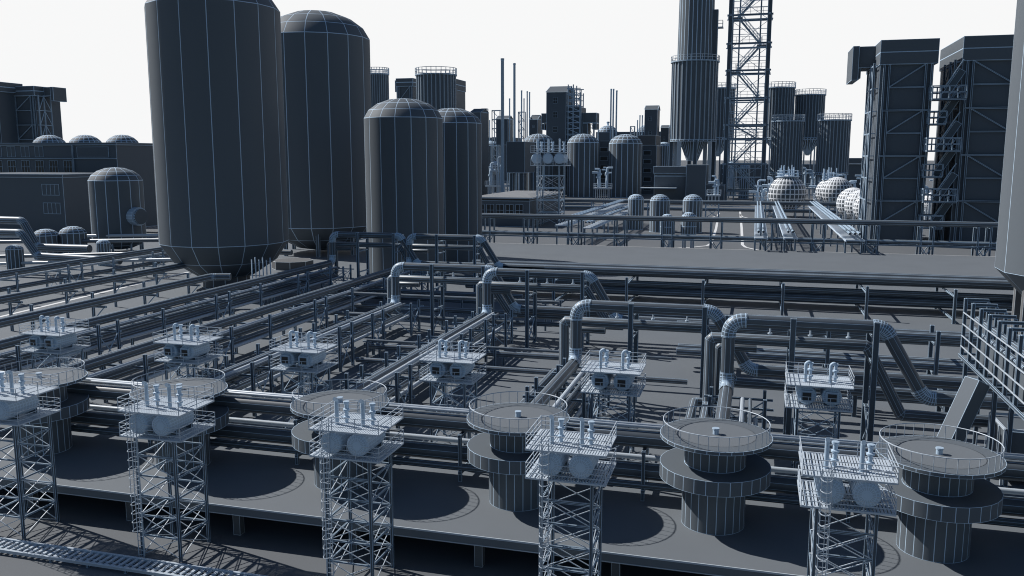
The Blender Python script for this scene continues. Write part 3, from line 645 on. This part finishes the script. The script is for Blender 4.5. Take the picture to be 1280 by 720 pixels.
block('far clad block with overhanging duct between the ribbed silos', 495, 516, 98, 560, 36, yhead=10)
block('far clad block right of the railed ribbed silo', 556, 564, 97, 560, 30, arm=False, yhead=14)

# ================================================================ BUILDINGS
def winpane(t, x0, x1, z0, z1, y, cols=2, rows=2, fm='beam', pm='dark', k_=1.):
    f = MB(); w = max(.12, (x1-x0)*.04)*k_
    f.box((x0-w, y-.14, z0-w), (x1+w, y-.02, z0)); f.box((x0-w, y-.14, z1), (x1+w, y-.02, z1+w))
    f.box((x0-w, y-.14, z0), (x0, y-.02, z1)); f.box((x1, y-.14, z0), (x1+w, y-.02, z1))
    for k in range(1, cols): x = x0+(x1-x0)*k/cols; f.box((x-w/2, y-.12, z0), (x+w/2, y-.02, z1))
    for k in range(1, rows): z = z0+(z1-z0)*k/rows; f.box((x0, y-.13, z-w/2), (x1, y-.02, z+w/2))
    o = f.build('window', fm, t, seam=.07 if fm == 'wall' else None); p = MB(); p.box((x0, y-.06, z0), (x1, y-.01, z1), nl=True); p.build('pane', pm, o)
# low building at the left edge
Yl = 215; a = atY(-60, 220, Yl); b = atY(78, 222, Yl)
t = thing('low_building', 'low dark flat roofed building with barred windows at the left edge', 'building', (a.x, Yl, 0)); W = b.x-a.x; h = b.z
q = MB(); q.box((0, 0, 0), (W, 26, h)); q.build('wall', 'wall', t)
q = MB(); q.box((-.5, -.5, h), (W+.5, 26.5, h+1.0)); q.build('roof', 'wall', t)
for k in range(2): z = h-1.2-k*5.6; winpane(t, W-7.6, W-1.6, z-4, z-.9, 0, 4, 1, 'wall', 'wall', .7)
# long building behind
Yl = 250; a = atY(-70, 181, Yl); b = atY(145, 181, Yl)
t = thing('long_building', 'long dark three storey building below the three domes at the left', 'building', (a.x, Yl, 0)); W = b.x-a.x; h = b.z
q = MB(); q.box((0, 0, 0), (W, 22, h)); q.build('wall', 'wall', t)
q = MB(); q.box((-.6, -.6, h), (W+.6, 22.6, h+.8)); q.bar((0, -.3, h-4.6), (W, -.3, h-4.6), .35); q.box((W-18, -.5, .1), (W-17.5, -.05, h)); q.build('cornice', 'wall', t)
for k in range(9):
    x = 4+k*6.0
    winpane(t, x, x+3.4, h-9.6, h-5.4, 0, 3, 2, 'wall', 'dark', .8)
    if k < 7: winpane(t, x+.2, x+3.6, h-4., h-.5, 0, 2, 1, 'wall', 'wall', .8)
    winpane(t, x, x+3.4, h-15.6, h-11.4, 0, 2, 2, 'wall', 'dark', .8)
q = MB(); q.box((W-16, -.3, h-4.2), (W-3, -.05, h-.6)); q.build('sign_panel', 'wall', t)

# building with hip roof behind the deck, centre
p = atY(592, 248, 330); p2 = atY(662, 248, 330); W = p2.x-p.x
t = thing('hip_roof_house', 'low windowed house with a pale flat hip roof behind the deck', 'house', (p.x, 330, GZ)); h = atY(635, 251, 330).z-GZ
q = MB(); q.box((0, 0, 0), (W, 58, h)); q.build('wall', 'wall', t)
for k in range(5): winpane(t, 1.5+k*4., 4.4+k*4., h-6, h-1.5, 0, 2, 2)
q = MB(); q.box((0, .5, h), (W, 57.5, h+1.4)); q.build('clerestory', 'dark', t)
q = MB(); z = h+1.4; o_ = 1.2; zt2 = z+.9
c4 = [(-o_, -o_), (W+o_, -o_), (W+o_, 59), (-o_, 59)]; t4 = [(W*.2, 14), (W*.8, 14), (W*.8, 46), (W*.2, 46)]
for k in range(4): q.quad((*c4[k], z), (*c4[(k+1) % 4], z), (*t4[(k+1) % 4], zt2), (*t4[k], zt2), nl=True)
q.poly([(*p_, zt2) for p_ in t4]); q.build('roof', 'roof', t)
q = MB(); q.box((-o_, -o_, z-.5), (W+o_, 59, z-.01), nl=True); q.build('eaves', 'shine', t)

# tall tower house with windows in the centre distance
def gable(name, label, x0, x1, yt, Yf, dep, wins=(), zb=GZ, roofh=.12, cat='building', stilts=0, cage=True, flat=False):
    a = atY(x0, yt, Yf); b = atY(x1, yt, Yf); W = b.x-a.x; h = a.z-zb
    t = thing(name, label, cat, (a.x, Yf, zb)); rh = W*roofh*3
    z0 = 0 if not stilts else h*stilts
    q = MB(); q.box((0, 0, z0), (W, dep, h-rh)); q.build('wall', 'wall', t)
    if stilts:
        for x in (W*.1, W*.9):
            for y in (dep*.1, dep*.9): q = MB(); q.bar((x, y, 0), (x, y, z0), W*.07); q.build('leg', 'beam', t)
    q = MB(); o = W*.05
    if flat: q.box((-o, -o, h-rh), (W+o, dep+o, h))
    else:
        q.quad((-o, -o, h-rh), (W+o, -o, h-rh), (W+o, dep/2, h), (-o, dep/2, h)); q.quad((W+o, dep+o, h-rh), (-o, dep+o, h-rh), (-o, dep/2, h), (W+o, dep/2, h))
        q.face([V((0, 0, h-rh)), V((0, dep, h-rh)), V((0, dep/2, h-.2))], [(0, 0), (1, 0), (.5, 1)], (dep, rh)); q.face([V((W, 0, h-rh)), V((W, dep, h-rh)), V((W, dep/2, h-.2))], [(0, 0), (1, 0), (.5, 1)], (dep, rh))
    q.build('roof', 'steel', t)
    for fx, fz in wins: winpane(t, W*(fx-.1), W*(fx+.1), h*fz-W*.14, h*fz+W*.14, 0, 2, 2)
    return t, W, h
t, W, h = gable('tower_house', 'tall windowed tower house with side frames in the centre distance', 683, 708, 106, 620, 30, ((.45, .86), (.45, .73), (.45, .60)))
q = MB()
for x in (W+1, W*1.32, W*1.66):
    for y in (2, 14): q.bar((x, y, 0), (x, y, h*(1. if x < W*1.5 else .93)), .7)
for k in range(14):
    z = h*.3+h*.7*k/13*.95
    for y in (2, 14): q.bar((W, y, z), (W*1.68, y, z), .6)
    q.bar((W*1.0, 2, z), (W*1.66, 2, z-h*.05), .4)
q.build('side_frame', 'beam', t)
q = MB(); q.box((W+.5, 4, h*.1), (W*1.7, 22, h*.80)); q.build('annex', 'wall', t)
q = MB(); q.box((-W*.38, 8, h*.66), (-.1, 20, h*.75)); q.box((-W*.38, 8, h*.60), (-W*.2, 20, h*.655)); q.box((-W*.12, 10, .1), (-.1, 20, h*.655)); q.build('left_duct', 'steel', t)
q = MB(); q.box((W*1.72, 8, h*.66), (W*2.4, 20, h*.75)); q.box((W*2.2, 8, h*.60), (W*2.4, 20, h*.655)); q.box((W*1.72, 8, .1), (W*1.98, 20, h*.655)); q.build('right_duct', 'steel', t)
gable('tower_house', 'narrow windowed tower house left of the tall stack', 806, 822, 131, 700, 18, ((.45, .84), (.45, .68)))
gable('tower_house', 'small dark house peeking between narrow tower and tall stack', 826, 836, 156, 720, 14, ((.45, .8),))
gable('stilt_house', 'small dark house on stilts left of the thin chimneys', 620, 635, 144, 640, 14, (), stilts=.62, roofh=.1)
gable('stilt_house', 'small gabled house on stilts left of the central tower house', 662, 672, 143, 640, 16, ((.5, .85),), stilts=.68, roofh=.2)
gable('tower_house', 'dark tower house just right of the central domed silos', 588, 601, 135, 560, 18, (), roofh=.12)
def cage(label, x0, x1, yt, Y, n=6):
    a = atY(x0, yt, Y); b = atY(x1, yt, Y); w = b.x-a.x; h = a.z-GZ; t = thing('lattice_mast', label, 'mast', (a.x, Y, GZ), group='open lattice masts in the distance')
    for x in (0, w):
        for y in (0, w): q = MB(); q.bar((x, y, 0), (x, y, h), .6); q.build('leg', 'thin', t)
    q = MB()
    for k in range(n+1):
        z = h*.35+h*.65*k/n
        for s in (0, w): q.bar((0, s, z), (w, s, z), .5); q.bar((s, 0, z), (s, w, z), .5)
        if k: q.bar((0, 0, z), (w, 0, z-h*.65/n), .35)
    q.build('bracing', 'thin', t)
cage('open lattice mast between house roof and the two chimneys', 602, 608, 136, 600); cage('open lattice mast left of the small stilt house', 615, 625, 138, 650)
cage('open lattice mast left of the gabled stilt house', 648, 655, 140, 640); cage('open lattice mast beside the central tower house', 717, 725, 112, 640, 8)
# chimneys
for k, (x, yt, w, Y, l) in enumerate(((628, 73, 4.6, 470, 'tallest thin chimney in the centre distance'), (643, 79, 3.4, 520, 'second tallest thin chimney just right of the tallest'), (637, 123, 1.8, 640, 'short thin chimney between the two tallest'),
        (652, 113, 2, 640, 'thin chimney leftmost of the four before the gabled stilt house'), (655, 123, 1.6, 650, 'shortest of the four thin chimneys before the gabled stilt house'), (659, 114, 1.8, 640, 'third of the four thin chimneys before the gabled stilt house'), (662, 115, 1.8, 660, 'rightmost of the four thin chimneys before the gabled stilt house'),
        (764, 111, 2.2, 640, 'left chimney of the trio left of the tall stack'), (767, 111, 2.2, 660, 'middle chimney of the trio left of the tall stack'), (771, 113, 2.2, 640, 'right chimney of the trio left of the tall stack'),
        (800, 144, 1.6, 680, 'left short chimney beside the narrow tower house'), (803, 144, 1.6, 700, 'right short chimney beside the narrow tower house'))):
    a = atY(x, yt, Y); r = w/2*depth(a)/F; q = MB(); q.lathe([(r, GZ), (r*.92, a.z-1.2), (r*1.05, a.z-1.), (r*1.05, a.z)], 10, cap1=True); o = q.build('chimney', 'pipe'); o.location = (a.x, Y, 0); tag(o, l, 'chimney', 'thin chimneys in the distance')
# domes on the far hall
t = thing('far_hall', 'long low dark hall with two small domes in the distance', 'building', (atY(745, 170, 760).x, 760, GZ)); e = atY(840, 170, 760).x-atY(745, 170, 760).x; h = atY(745, 165, 760).z-GZ
q = MB(); q.box((0, 0, 0), (e, 40, h)); q.build('wall', 'wall', t)
for xp in (757, 806):
    x = atY(xp, 165, 760).x-atY(745, 170, 760).x; q = MB(); q.lathe([(8.8*a_, h+12*b_) for a_, b_ in DOME], 16, (x, 12, 0), cap1=True); q.lathe([(.8, h+6), (.8, h+8), (1.6, h+8), (1.2, h+9.3)], 8, (x, 12, 0), cap1=True); q.build('dome', 'steel', t)
# process building under the stack
def boxes(name, label, cat, Y, parts, zb=GZ, group=None):
    t = None
    for nm, mt_, bx in parts:
        q = MB()
        for x0, x1, y0, y1, dp0, dp1 in bx:
            a = atY(x0, y0, Y); b = atY(x1, y1, Y)
            if t is None: ox = a.x; t = thing(name, label, cat, (ox, Y, zb), group=group)
            q.box((a.x-ox, dp0, max(0, b.z-zb)), (b.x-ox, dp1, a.z-zb))
        q.build(nm, mt_, t)
    return t
boxes('process_building', 'stepped dark process building at the foot of the tall stack', 'building', 520, (
    ('tower', 'wall', [(858, 880, 206, 300, 0, 26)]), ('upper_floor', 'steel', [(816, 857.5, 208, 217, 2, 24)]), ('window_band', 'dark', [(817, 857, 217.3, 220, 3, 24)]),
    ('lower_floor', 'wall', [(817, 857, 220.3, 300, 3, 24)]), ('canopy', 'shine', [(802, 846, 234, 235.3, -6, 2.5)]), ('side_block', 'wall', [(880.5, 903, 231, 300, 2, 20)])))
boxes('process_building', 'dark equipment block on struts left of the three drum tower', 'building', 500, (('box', 'wall', [(633, 656, 177, 216, 0, 24)]), ('base', 'beam', [(636, 640, 216.3, 300, 2, 6), (648, 653, 216.3, 300, 2, 6)])))
boxes('process_building', 'windowed dark block between two far domed silos', 'building', 640, (('wall', 'wall', [(746, 764, 176, 300, 0, 30)]), ('window', 'dark', [(750, 760, 184+k*11, 190+k*11, -.4, -.05) for k in range(5)])))
boxes('process_building', 'windowed dark block right of the lit far domed silo', 'building', 640, (('wall', 'wall', [(800, 818, 182, 300, 0, 30)]), ('window', 'dark', [(804, 814, 188+k*11, 194+k*11, -.4, -.05) for k in range(5)]), ('roof', 'concrete', [(797, 820, 169, 181.7, -1, 31)])))
boxes('process_building', 'long low dark sheds beyond the ribbed silos', 'building', 800, (('wall', 'wall', [(900, 1110, 205, 300, 0, 40)]), ('roof', 'steel', [(1055, 1110, 197.5, 204.7, -2, 42)])))
boxes('process_building', 'low blue grey sheds beyond the central domed silos', 'building', 900, (('wall', 'wall', [(596, 700, 178, 300, 0, 60)]), ('roof', 'steel', [(596, 640, 172, 177.7, -2, 42)])))
boxes('process_building', 'low distant works seen between long building and giant silo', 'building', 700, (('wall', 'beam', [(170, 260, 196, 300, 0, 60)]), ('roof', 'steel', [(172, 215, 190, 195.7, -2, 42)])))
boxes('pump_house', 'dark flat topped pump house among racks behind the deck', 'building', 420, (('wall', 'wall', [(1165, 1240, 268, 330, 0, 20)]), ('roof', 'concrete', [(1163, 1242, 265, 267.8, -1, 21)])))
random.seed(9)
for k, x in enumerate(range(1100, 1280, 34)): pass

# spheres
def sphere(label, xc, yc, w, Y, clutter=True):
    c = ctr(xc, yc, w, Y); Rr = c[2]; z = atY(xc, yc, Y).z-GZ
    t = thing('storage_sphere', label, 'storage sphere', (c[0], Y, GZ), group='storage spheres'); n = 12
    q = MB(); q.lathe([(Rr*math.sin(math.pi*k/n)+.02, z-Rr*math.cos(math.pi*k/n)) for k in range(n+1)], 26); q.build('shell', 'sphere', t, seam=.24)
    for j in range(6):
        a = j*math.pi/3; q = MB(); q.bar((Rr*.9*math.cos(a), Rr*.9*math.sin(a), 0), (Rr*.9*math.cos(a), Rr*.9*math.sin(a), z), .7); q.build('leg', 'thin', t)
    if clutter:
        q = MB(); q.rail([V((Rr*.55*math.cos(a), Rr*.55*math.sin(a), z+Rr*.93)) for a in [k*math.pi/6 for k in range(12)]], 2.6, .22, 100, (1., .5), close=True)
        q.lathe([(Rr*.6, z+Rr*.9), (Rr*.6, z+Rr*.95)], 12, cap1=True)
        rnd = random.Random(int(xc))
        for k in range(9):
            x, y = rnd.uniform(-.5, .5)*Rr, rnd.uniform(-.5, .5)*Rr; hh = rnd.uniform(2, 5.5); q.tube([(x, y, z+Rr*.9), (x, y, z+Rr+hh)], .32, 6)
        q.build('roof_gear', 'pale', t)
sphere('latticed storage sphere below the front ribbed silo', 984, 242, 48, 420); sphere('latticed storage sphere, middle pair left', 1037, 240, 36, 440); sphere('latticed storage sphere, middle pair right', 1046, 241, 42, 415, False)
sphere('bright storage sphere, left of the three beside the tall block', 1066, 254, 42, 352, False); sphere('bright storage sphere, middle of the three beside the tall block', 1076, 257, 42, 344, False); sphere('bright storage sphere, right of the three beside the tall block', 1087, 260, 42, 336, False)
sphere('storage sphere seen between the two tall right blocks', 1166, 252, 26, 380, False); sphere('pale sphere low beside the far domed silo and chimney', 619, 210, 17, 560, False)
# pale pipe clutter near the spheres
def clutter(label, x0, x1, y0, y1, Y, n, seed):
    rnd = random.Random(seed); a = atY(x0, y0, Y); b = atY(x1, y1, Y); w = b.x-a.x; h = a.z-GZ
    t = thing('process_skid', label, 'process equipment', (a.x, Y, GZ), group='pale process skids in the distance')
    q = MB(); q.box((0, 0, h*.30), (w, 9, h*.34)); q.rail([(0, 0, h*.34), (w, 0, h*.34), (w, 9, h*.34), (0, 9, h*.34)], 2.6, .22, 3., close=True); q.build('platform', 'thin', t)
    for k in range(4):
        x = w*(k+.5)/4; 
        for y in (1, 8): l = MB(); l.bar((x, y, 0), (x, y, h*.3), .5); l.build('leg', 'thin', t)
    for k in range(n):
        q = MB(); x = rnd.uniform(.05, .95)*w; y = rnd.uniform(1, 8); hh = h*rnd.uniform(.6, 1.); r = rnd.uniform(.35, .8)
        q.tube([(x, y, h*.34), (x, y, hh), (x+rnd.choice((-1, 1))*rnd.uniform(1.5, 4), y, hh)], r, 7, bend=1., seg=3); q.lathe([(r*1.8, hh*.8), (r*2., hh*.82), (r*1.8, hh*.86)], 8, (x, y, 0)); q.build('vent_pipe', 'pale', t)
clutter('pale tangle of vents and pipes left of the latticed sphere', 944, 966, 221, 260, 420, 8, 1)
clutter('pale vent pipes behind the middle pair of spheres', 1020, 1062, 216, 260, 455, 9, 2)
clutter('pale vent pipes behind the latticed sphere', 962, 1000, 214, 260, 455, 8, 7)
clutter('pale vent pipes beside the tall block foot', 1062, 1092, 217, 260, 470, 6, 3)
clutter('pale pipework low beside the two thin chimneys', 606, 634, 196, 260, 540, 5, 4)
clutter('pale pipework in the gap beside the giant silo', 178, 205, 186, 260, 640, 7, 5)
clutter('small pale pipework under the tall stack', 884, 900, 216, 260, 500, 4, 6)
clutter('pale pipework in the gap between the two tall blocks', 1160, 1185, 222, 260, 430, 5, 8)

clutter('pale pipework left of the lattice stair tower foot', 902, 926, 206, 260, 600, 7, 11)
clutter('pale pipework between the front pair of ribbed silos', 1005, 1026, 207, 260, 600, 6, 12)
clutter('pale pipework right of the distant three drum tower', 742, 762, 206, 260, 560, 6, 13)
clutter('pale pipework behind the narrow far hall', 836, 846, 186, 260, 700, 5, 14)
clutter('pale pipework among low sheds left of the two thin chimneys', 596, 618, 174, 260, 720, 7, 15)
cage('open lattice mast right of the central tower house', 736, 742, 150, 680); cage('open lattice mast left of the narrow tower house', 788, 793, 158, 700); cage('open lattice mast behind the lattice stair tower foot', 932, 939, 168, 720)
for k, (x, yt, w, Y, l) in enumerate(((605, 158, 1.5, 700, 'thin short chimney far left of the two tall ones'), (612, 150, 1.5, 720, 'thin short chimney just left of the tallest'), (733, 148, 1.5, 700, 'thin short chimney right of the central tower house'), (748, 152, 1.5, 720, 'thin short chimney left of the chimney trio'), (797, 150, 1.4, 730, 'thin short chimney behind the narrow tower house'))):
    a = atY(x, yt, Y); r = w/2*depth(a)/F; q = MB(); q.lathe([(r, GZ), (r, a.z)], 8, cap1=True); o = q.build('chimney', 'pipe'); o.location = (a.x, Y, 0); tag(o, l, 'chimney', 'thin chimneys in the distance')
for x, w, yt, Y, l in ((645, 16, 184, 700, 'tiny far domed silo behind the dark equipment block'), (752, 14, 181, 720, 'tiny far domed silo between two larger domed silos'), (914, 15, 206, 640, 'tiny far domed silo at the lattice stair tower foot'), (931, 13, 209, 600, 'tiny far domed silo inside the lattice stair tower foot')):
    silo('domed_silo', l, x, yt, w, Y, yt, None, n=14, zb=GZ, dome=1.1)
# racks beyond the deck
def farrack(Y, x0, x1, zs, step, lab, r=.75, zb=GZ):
    for k, (dy, z, rr) in enumerate(zs): pipeline([(x0, Y+dy, z), (x1, Y+dy, z)], rr, 'level pipe, %s from the bottom, of %s' % (ORD[k], lab), 8, mt='pipe', group='level pipes of '+lab)
    src = None; x = x0+1; k = 0; top = max(z for _, z, _ in zs)
    while x <= x1:
        l = 'steel bay, %s from left, of %s' % ( ORD[k] if k < 20 else str(k+1)+'th', lab)
        if src is None:
            src = thing('rack_bay', l, 'rack frame', (x, Y, zb), group='steel bays of '+lab)
            for dx in (0, step*.22):
                for dy in (-.6, 4.): q = MB(); q.box((dx-.22, dy-.22, 0), (dx+.22, dy+.22, top-zb-.6)); q.build('post', 'beam', src)
            q = MB(); sx = step*.22
            for dy in (-.6, 4.): q.bar((0, dy, 0), (sx, dy, 4.4), .2); q.bar((sx, dy, 0), (0, dy, 4.4), .2)
            for dx in (0, sx): q.bar((dx, -.8, 4.5), (dx, 4.2, 4.5), .35); q.bar((dx, -.8, top-zb-.8), (dx, 4.2, top-zb-.8), .35)
            q.bar((0, -.8, 4.5), (step, -.8, 4.5), .3, .4); q.bar((0, -.8, 5.6), (step, -.8, 5.6), .18)
            q.build('bracing', 'beam', src)
        else: dup(src, (x, Y, zb), l)
        x += step; k += 1
farrack(244, -92, 76, [(0, 2.6, .5), (1.6, 2.6, .45), (3., 2.7, .35), (0, 7.6, .75), (2., 7.3, .4), (3.6, 7.3, .4)], 13.3, 'the pipe rack along the far deck edge')
farrack(400, -100, 120, [(0, 1.2, .6), (0, 4.6, .9), (2.5, 4.3, .6)], 26, 'the distant pipe rack beyond the spheres')
# bridges of pipes running away beyond the deck
def bridge(a, b, z, label, n=3, w=1.0):
    A = atz(*a, z); B = atz(*b, z); t = thing('pipe_bridge', label, 'pipe bridge', (A.x, B.y, GZ), group='pipe bridges running away beyond the deck'); Ln = A.y-B.y; x1 = 0
    for k in range(n): q = MB(); q.tube([(k*w*1.5, 0, z-GZ), (k*w*1.5, Ln, z-GZ)], w*.42, 8); q.build('pipe', 'pipe', t)
    q = MB()
    for y in range(0, int(Ln), 4): q.box((-w*1.2, y, z-GZ-1.9), (w*1.5*n, y+1.8, z-GZ-1.6))
    for dx in (-w*1.1, w*1.5*n-w*.1): q.bar((dx, 0, z-GZ-1.95), (dx, Ln, z-GZ-1.95), .3)
    q.build('walkway', 'shine', t)
    y = 2
    while y < Ln:
        for dx in (-w, w*1.5*n-w*.6): q = MB(); q.bar((dx, y, 0), (dx, y, z-GZ-1.9), .45); q.build('leg', 'beam', t)
        y += 22
bridge((947, 252), (963, 290), 5.2, 'leftmost pipe bridge running away, beyond the deck right of the road', 2, .8); bridge((969, 252), (994, 290), 5.2, 'middle pipe bridge running away beyond the deck', 2, .8)
bridge((1013, 252), (1056, 292), 5.2, 'rightmost pipe bridge running away towards the bright spheres', 3, .8)
bridge((776, 250), (712, 275), 5.4, 'upper pipe bridge slanting away behind the hip roof house', 3, .7); bridge((790, 256), (735, 278), 5., 'lower pipe bridge slanting away left of the small domed tanks', 2, .7)

# ================================================================ RIGHT HAND GALLERY
GX = 17.64
t = thing('pipe_gallery', 'row of railed portal frames carrying a raised gallery at the right edge', 'gallery', (GX, 50, 0)); zb_, zt_ = 7.8, 12.7
for k in range(12):
    y = 30.-k*2.66
    q = MB(); q.bar((0, y, zb_), (0, y, zt_), .26, .26); q.bar((0, y, zt_-.1), (1.75, y, zt_-.1), .24, .24); q.bar((1.75, y, zb_), (1.75, y, zt_-.25), .22); q.bar((0, y, zb_+.1), (1.75, y, zb_+.1), .2); q.build('portal_frame', 'beam', t, seam=.035)
for z in (8.6, 9.5, 10.5, 11.5): q = MB(); q.bar((-.12, 0, z), (-.12, 30, z), .075); q.build('side_rail', 'thin', t)
q = MB(); q.bar((-.2, 0, zb_), (-.2, 30, zb_), .14, .22); q.build('sill_beam', 'beam', t, seam=.03)
q = MB(); q.box((.45, 0, zb_+.3), (1.4, 26, zb_+2.2)); q.build('enclosed_duct', 'steel', t)
for dx, z, r_ in ((.95, 11., .3), (.45, 10.4, .16)): q = MB(); q.tube([(dx, 0, z), (dx, 29.5, z)], r_, 10); q.build('inner_pipe', 'pipe', t)
# slanted leg
A = atY(1163, 602, 68.); B = atY(1222, 476, 70.)
q = MB(); q.bar(A, B, 1.35, 1.2); o = q.build('brace', 'wall'); o['seam'] = .045; tag(o, 'thick slanted concrete strut rising to the gallery at the right', 'strut')
for k, (yy) in enumerate((58, 70, 79.5)):
    q = MB(); q.box((GX+.1, yy-.15, 0), (GX+.4, yy+.15, 7.6)); q.box((GX+1.3, yy-.15, 0), (GX+1.6, yy+.15, 7.6)); q.box((GX-.1, yy-.2, 7.42), (GX+1.8, yy+.2, 7.62)); tag(q.build('gallery_trestle', 'beam'), 'twin post trestle under the right gallery, %s from the front' % ORD[k], 'trestle', 'trestles under the right gallery')
# dark cabin at the right edge
p = atz(1252, 606, 0); t = thing('equipment_cabin', 'dark steel cabin with pale corner frame at the right edge', 'cabin', (p.x, p.y, 0))
q = MB(); q.box((0, 0, .6), (7, 4.2, 4.2)); q.build('shell', 'steel', t, seam=.05)
q = MB()
for x in (-.1, 7.1):
    for y in (-.1, 4.3): q.bar((x, y, 0), (x, y, 4.4), .16)
for y in (-.1, 4.3): q.bar((-.1, y, 4.35), (7.1, y, 4.35), .16)
for x in (-.1, 7.1): q.bar((x, -.1, 4.35), (x, 4.3, 4.35), .16)
q.bar((-.12, 1.5, .6), (-.12, 1.5, 4.2), .1); q.bar((-.12, 2.9, .6), (-.12, 2.9, 4.2), .1)
q.build('frame', 'shine', t)

# ================================================================ seam widths from the size at which a thing is seen
bpy.context.view_layer.update()
for o in list(COL.objects):
    if o.type == 'MESH' and 'seam' not in o.keys():
        w = o.matrix_world; bb = [w @ V(c) for c in o.bound_box]; c = sum(bb, V())/8
        dd = min(max(depth(c), 40), 700)
        if max((b-c).length for b in bb) > dd*.5: dd = min(dd, 90)
        s = o.matrix_world.to_scale().x
        o['seam'] = (.30 if 'pipe' in o.name else .46)*dd/1080/max(s, .01)
        if 'radius' in o.keys(): o['seam'] = min(o['seam'], .05*o['radius'])
    if 'radius' in o.keys(): del o['radius']

# ================================================================ CAMERA, LIGHT, SKY
cam = bpy.data.cameras.new('camera'); co = bpy.data.objects.new('camera', cam); COL.objects.link(co); SC.camera = co
cam.sensor_width = 36; cam.lens = 36*F/1280; cam.clip_end = 20000; cam.clip_start = .5
co.location = (0, 0, H); co.rotation_euler = (math.pi/2-PHI, 0, TH)
SUN_EL = R(41); saz = R(-14)     # horizontal direction in which the shadows fall
tr = V((math.cos(saz)*math.cos(SUN_EL), math.sin(saz)*math.cos(SUN_EL), -math.sin(SUN_EL)))
sl = bpy.data.lights.new('sun', 'SUN'); sl.energy = 4.7; sl.angle = R(.5); sl.color = (1., .975, .945)
so = bpy.data.objects.new('sun', sl); COL.objects.link(so); so.rotation_euler = tr.to_track_quat('-Z', 'Y').to_euler()
w = bpy.data.worlds.new('World'); SC.world = w; w.use_nodes = True; N = w.node_tree.nodes; L = w.node_tree.links
bg = N['Background']; sky = N.new('ShaderNodeTexSky'); sky.sky_type = 'NISHITA'; sky.sun_disc = False; sky.sun_elevation = SUN_EL
sky.sun_rotation = math.atan2(-tr.x, -tr.y)
sky.air_density = 1.; sky.dust_density = .6
# white added low on the view side, so ambient stays low; blends into clear sky
tc = N.new('ShaderNodeTexCoord'); sep = N.new('ShaderNodeSeparateXYZ'); L.new(tc.outputs['Generated'], sep.inputs[0])
el = N.new('ShaderNodeMapRange'); el.interpolation_type = 'SMOOTHSTEP'; L.new(sep.outputs['Z'], el.inputs['Value'])
el.inputs['From Min'].default_value = .22; el.inputs['From Max'].default_value = .36; el.inputs['To Min'].default_value = 1; el.inputs['To Max'].default_value = 0
az = N.new('ShaderNodeMapRange'); az.interpolation_type = 'SMOOTHSTEP'; L.new(sep.outputs['Y'], az.inputs['Value'])
az.inputs['From Min'].default_value = .0; az.inputs['From Max'].default_value = .35
mu = N.new('ShaderNodeMath'); mu.operation = 'MULTIPLY'; L.new(el.outputs[0], mu.inputs[0]); L.new(az.outputs[0], mu.inputs[1])
STR = .05
sc_ = N.new('ShaderNodeVectorMath'); sc_.operation = 'MULTIPLY'; L.new(sky.outputs[0], sc_.inputs[0]); sc_.inputs[1].default_value = (.84, 1., 1.15)
mx = N.new('ShaderNodeMix'); mx.data_type = 'RGBA'; L.new(mu.outputs[0], mx.inputs[0]); L.new(sc_.outputs[0], mx.inputs[6]); v = .94/STR
mx.inputs[7].default_value = (v*.995, v*.998, v, 1); L.new(mx.outputs[2], bg.inputs['Color']); bg.inputs['Strength'].default_value = STR
SC.cycles.pixel_filter_type = 'BLACKMAN_HARRIS'; SC.cycles.filter_width = 1.05
SC.view_settings.view_transform = 'Standard'; SC.view_settings.look = 'None'; SC.view_settings.exposure = 0; SC.view_settings.gamma = 1
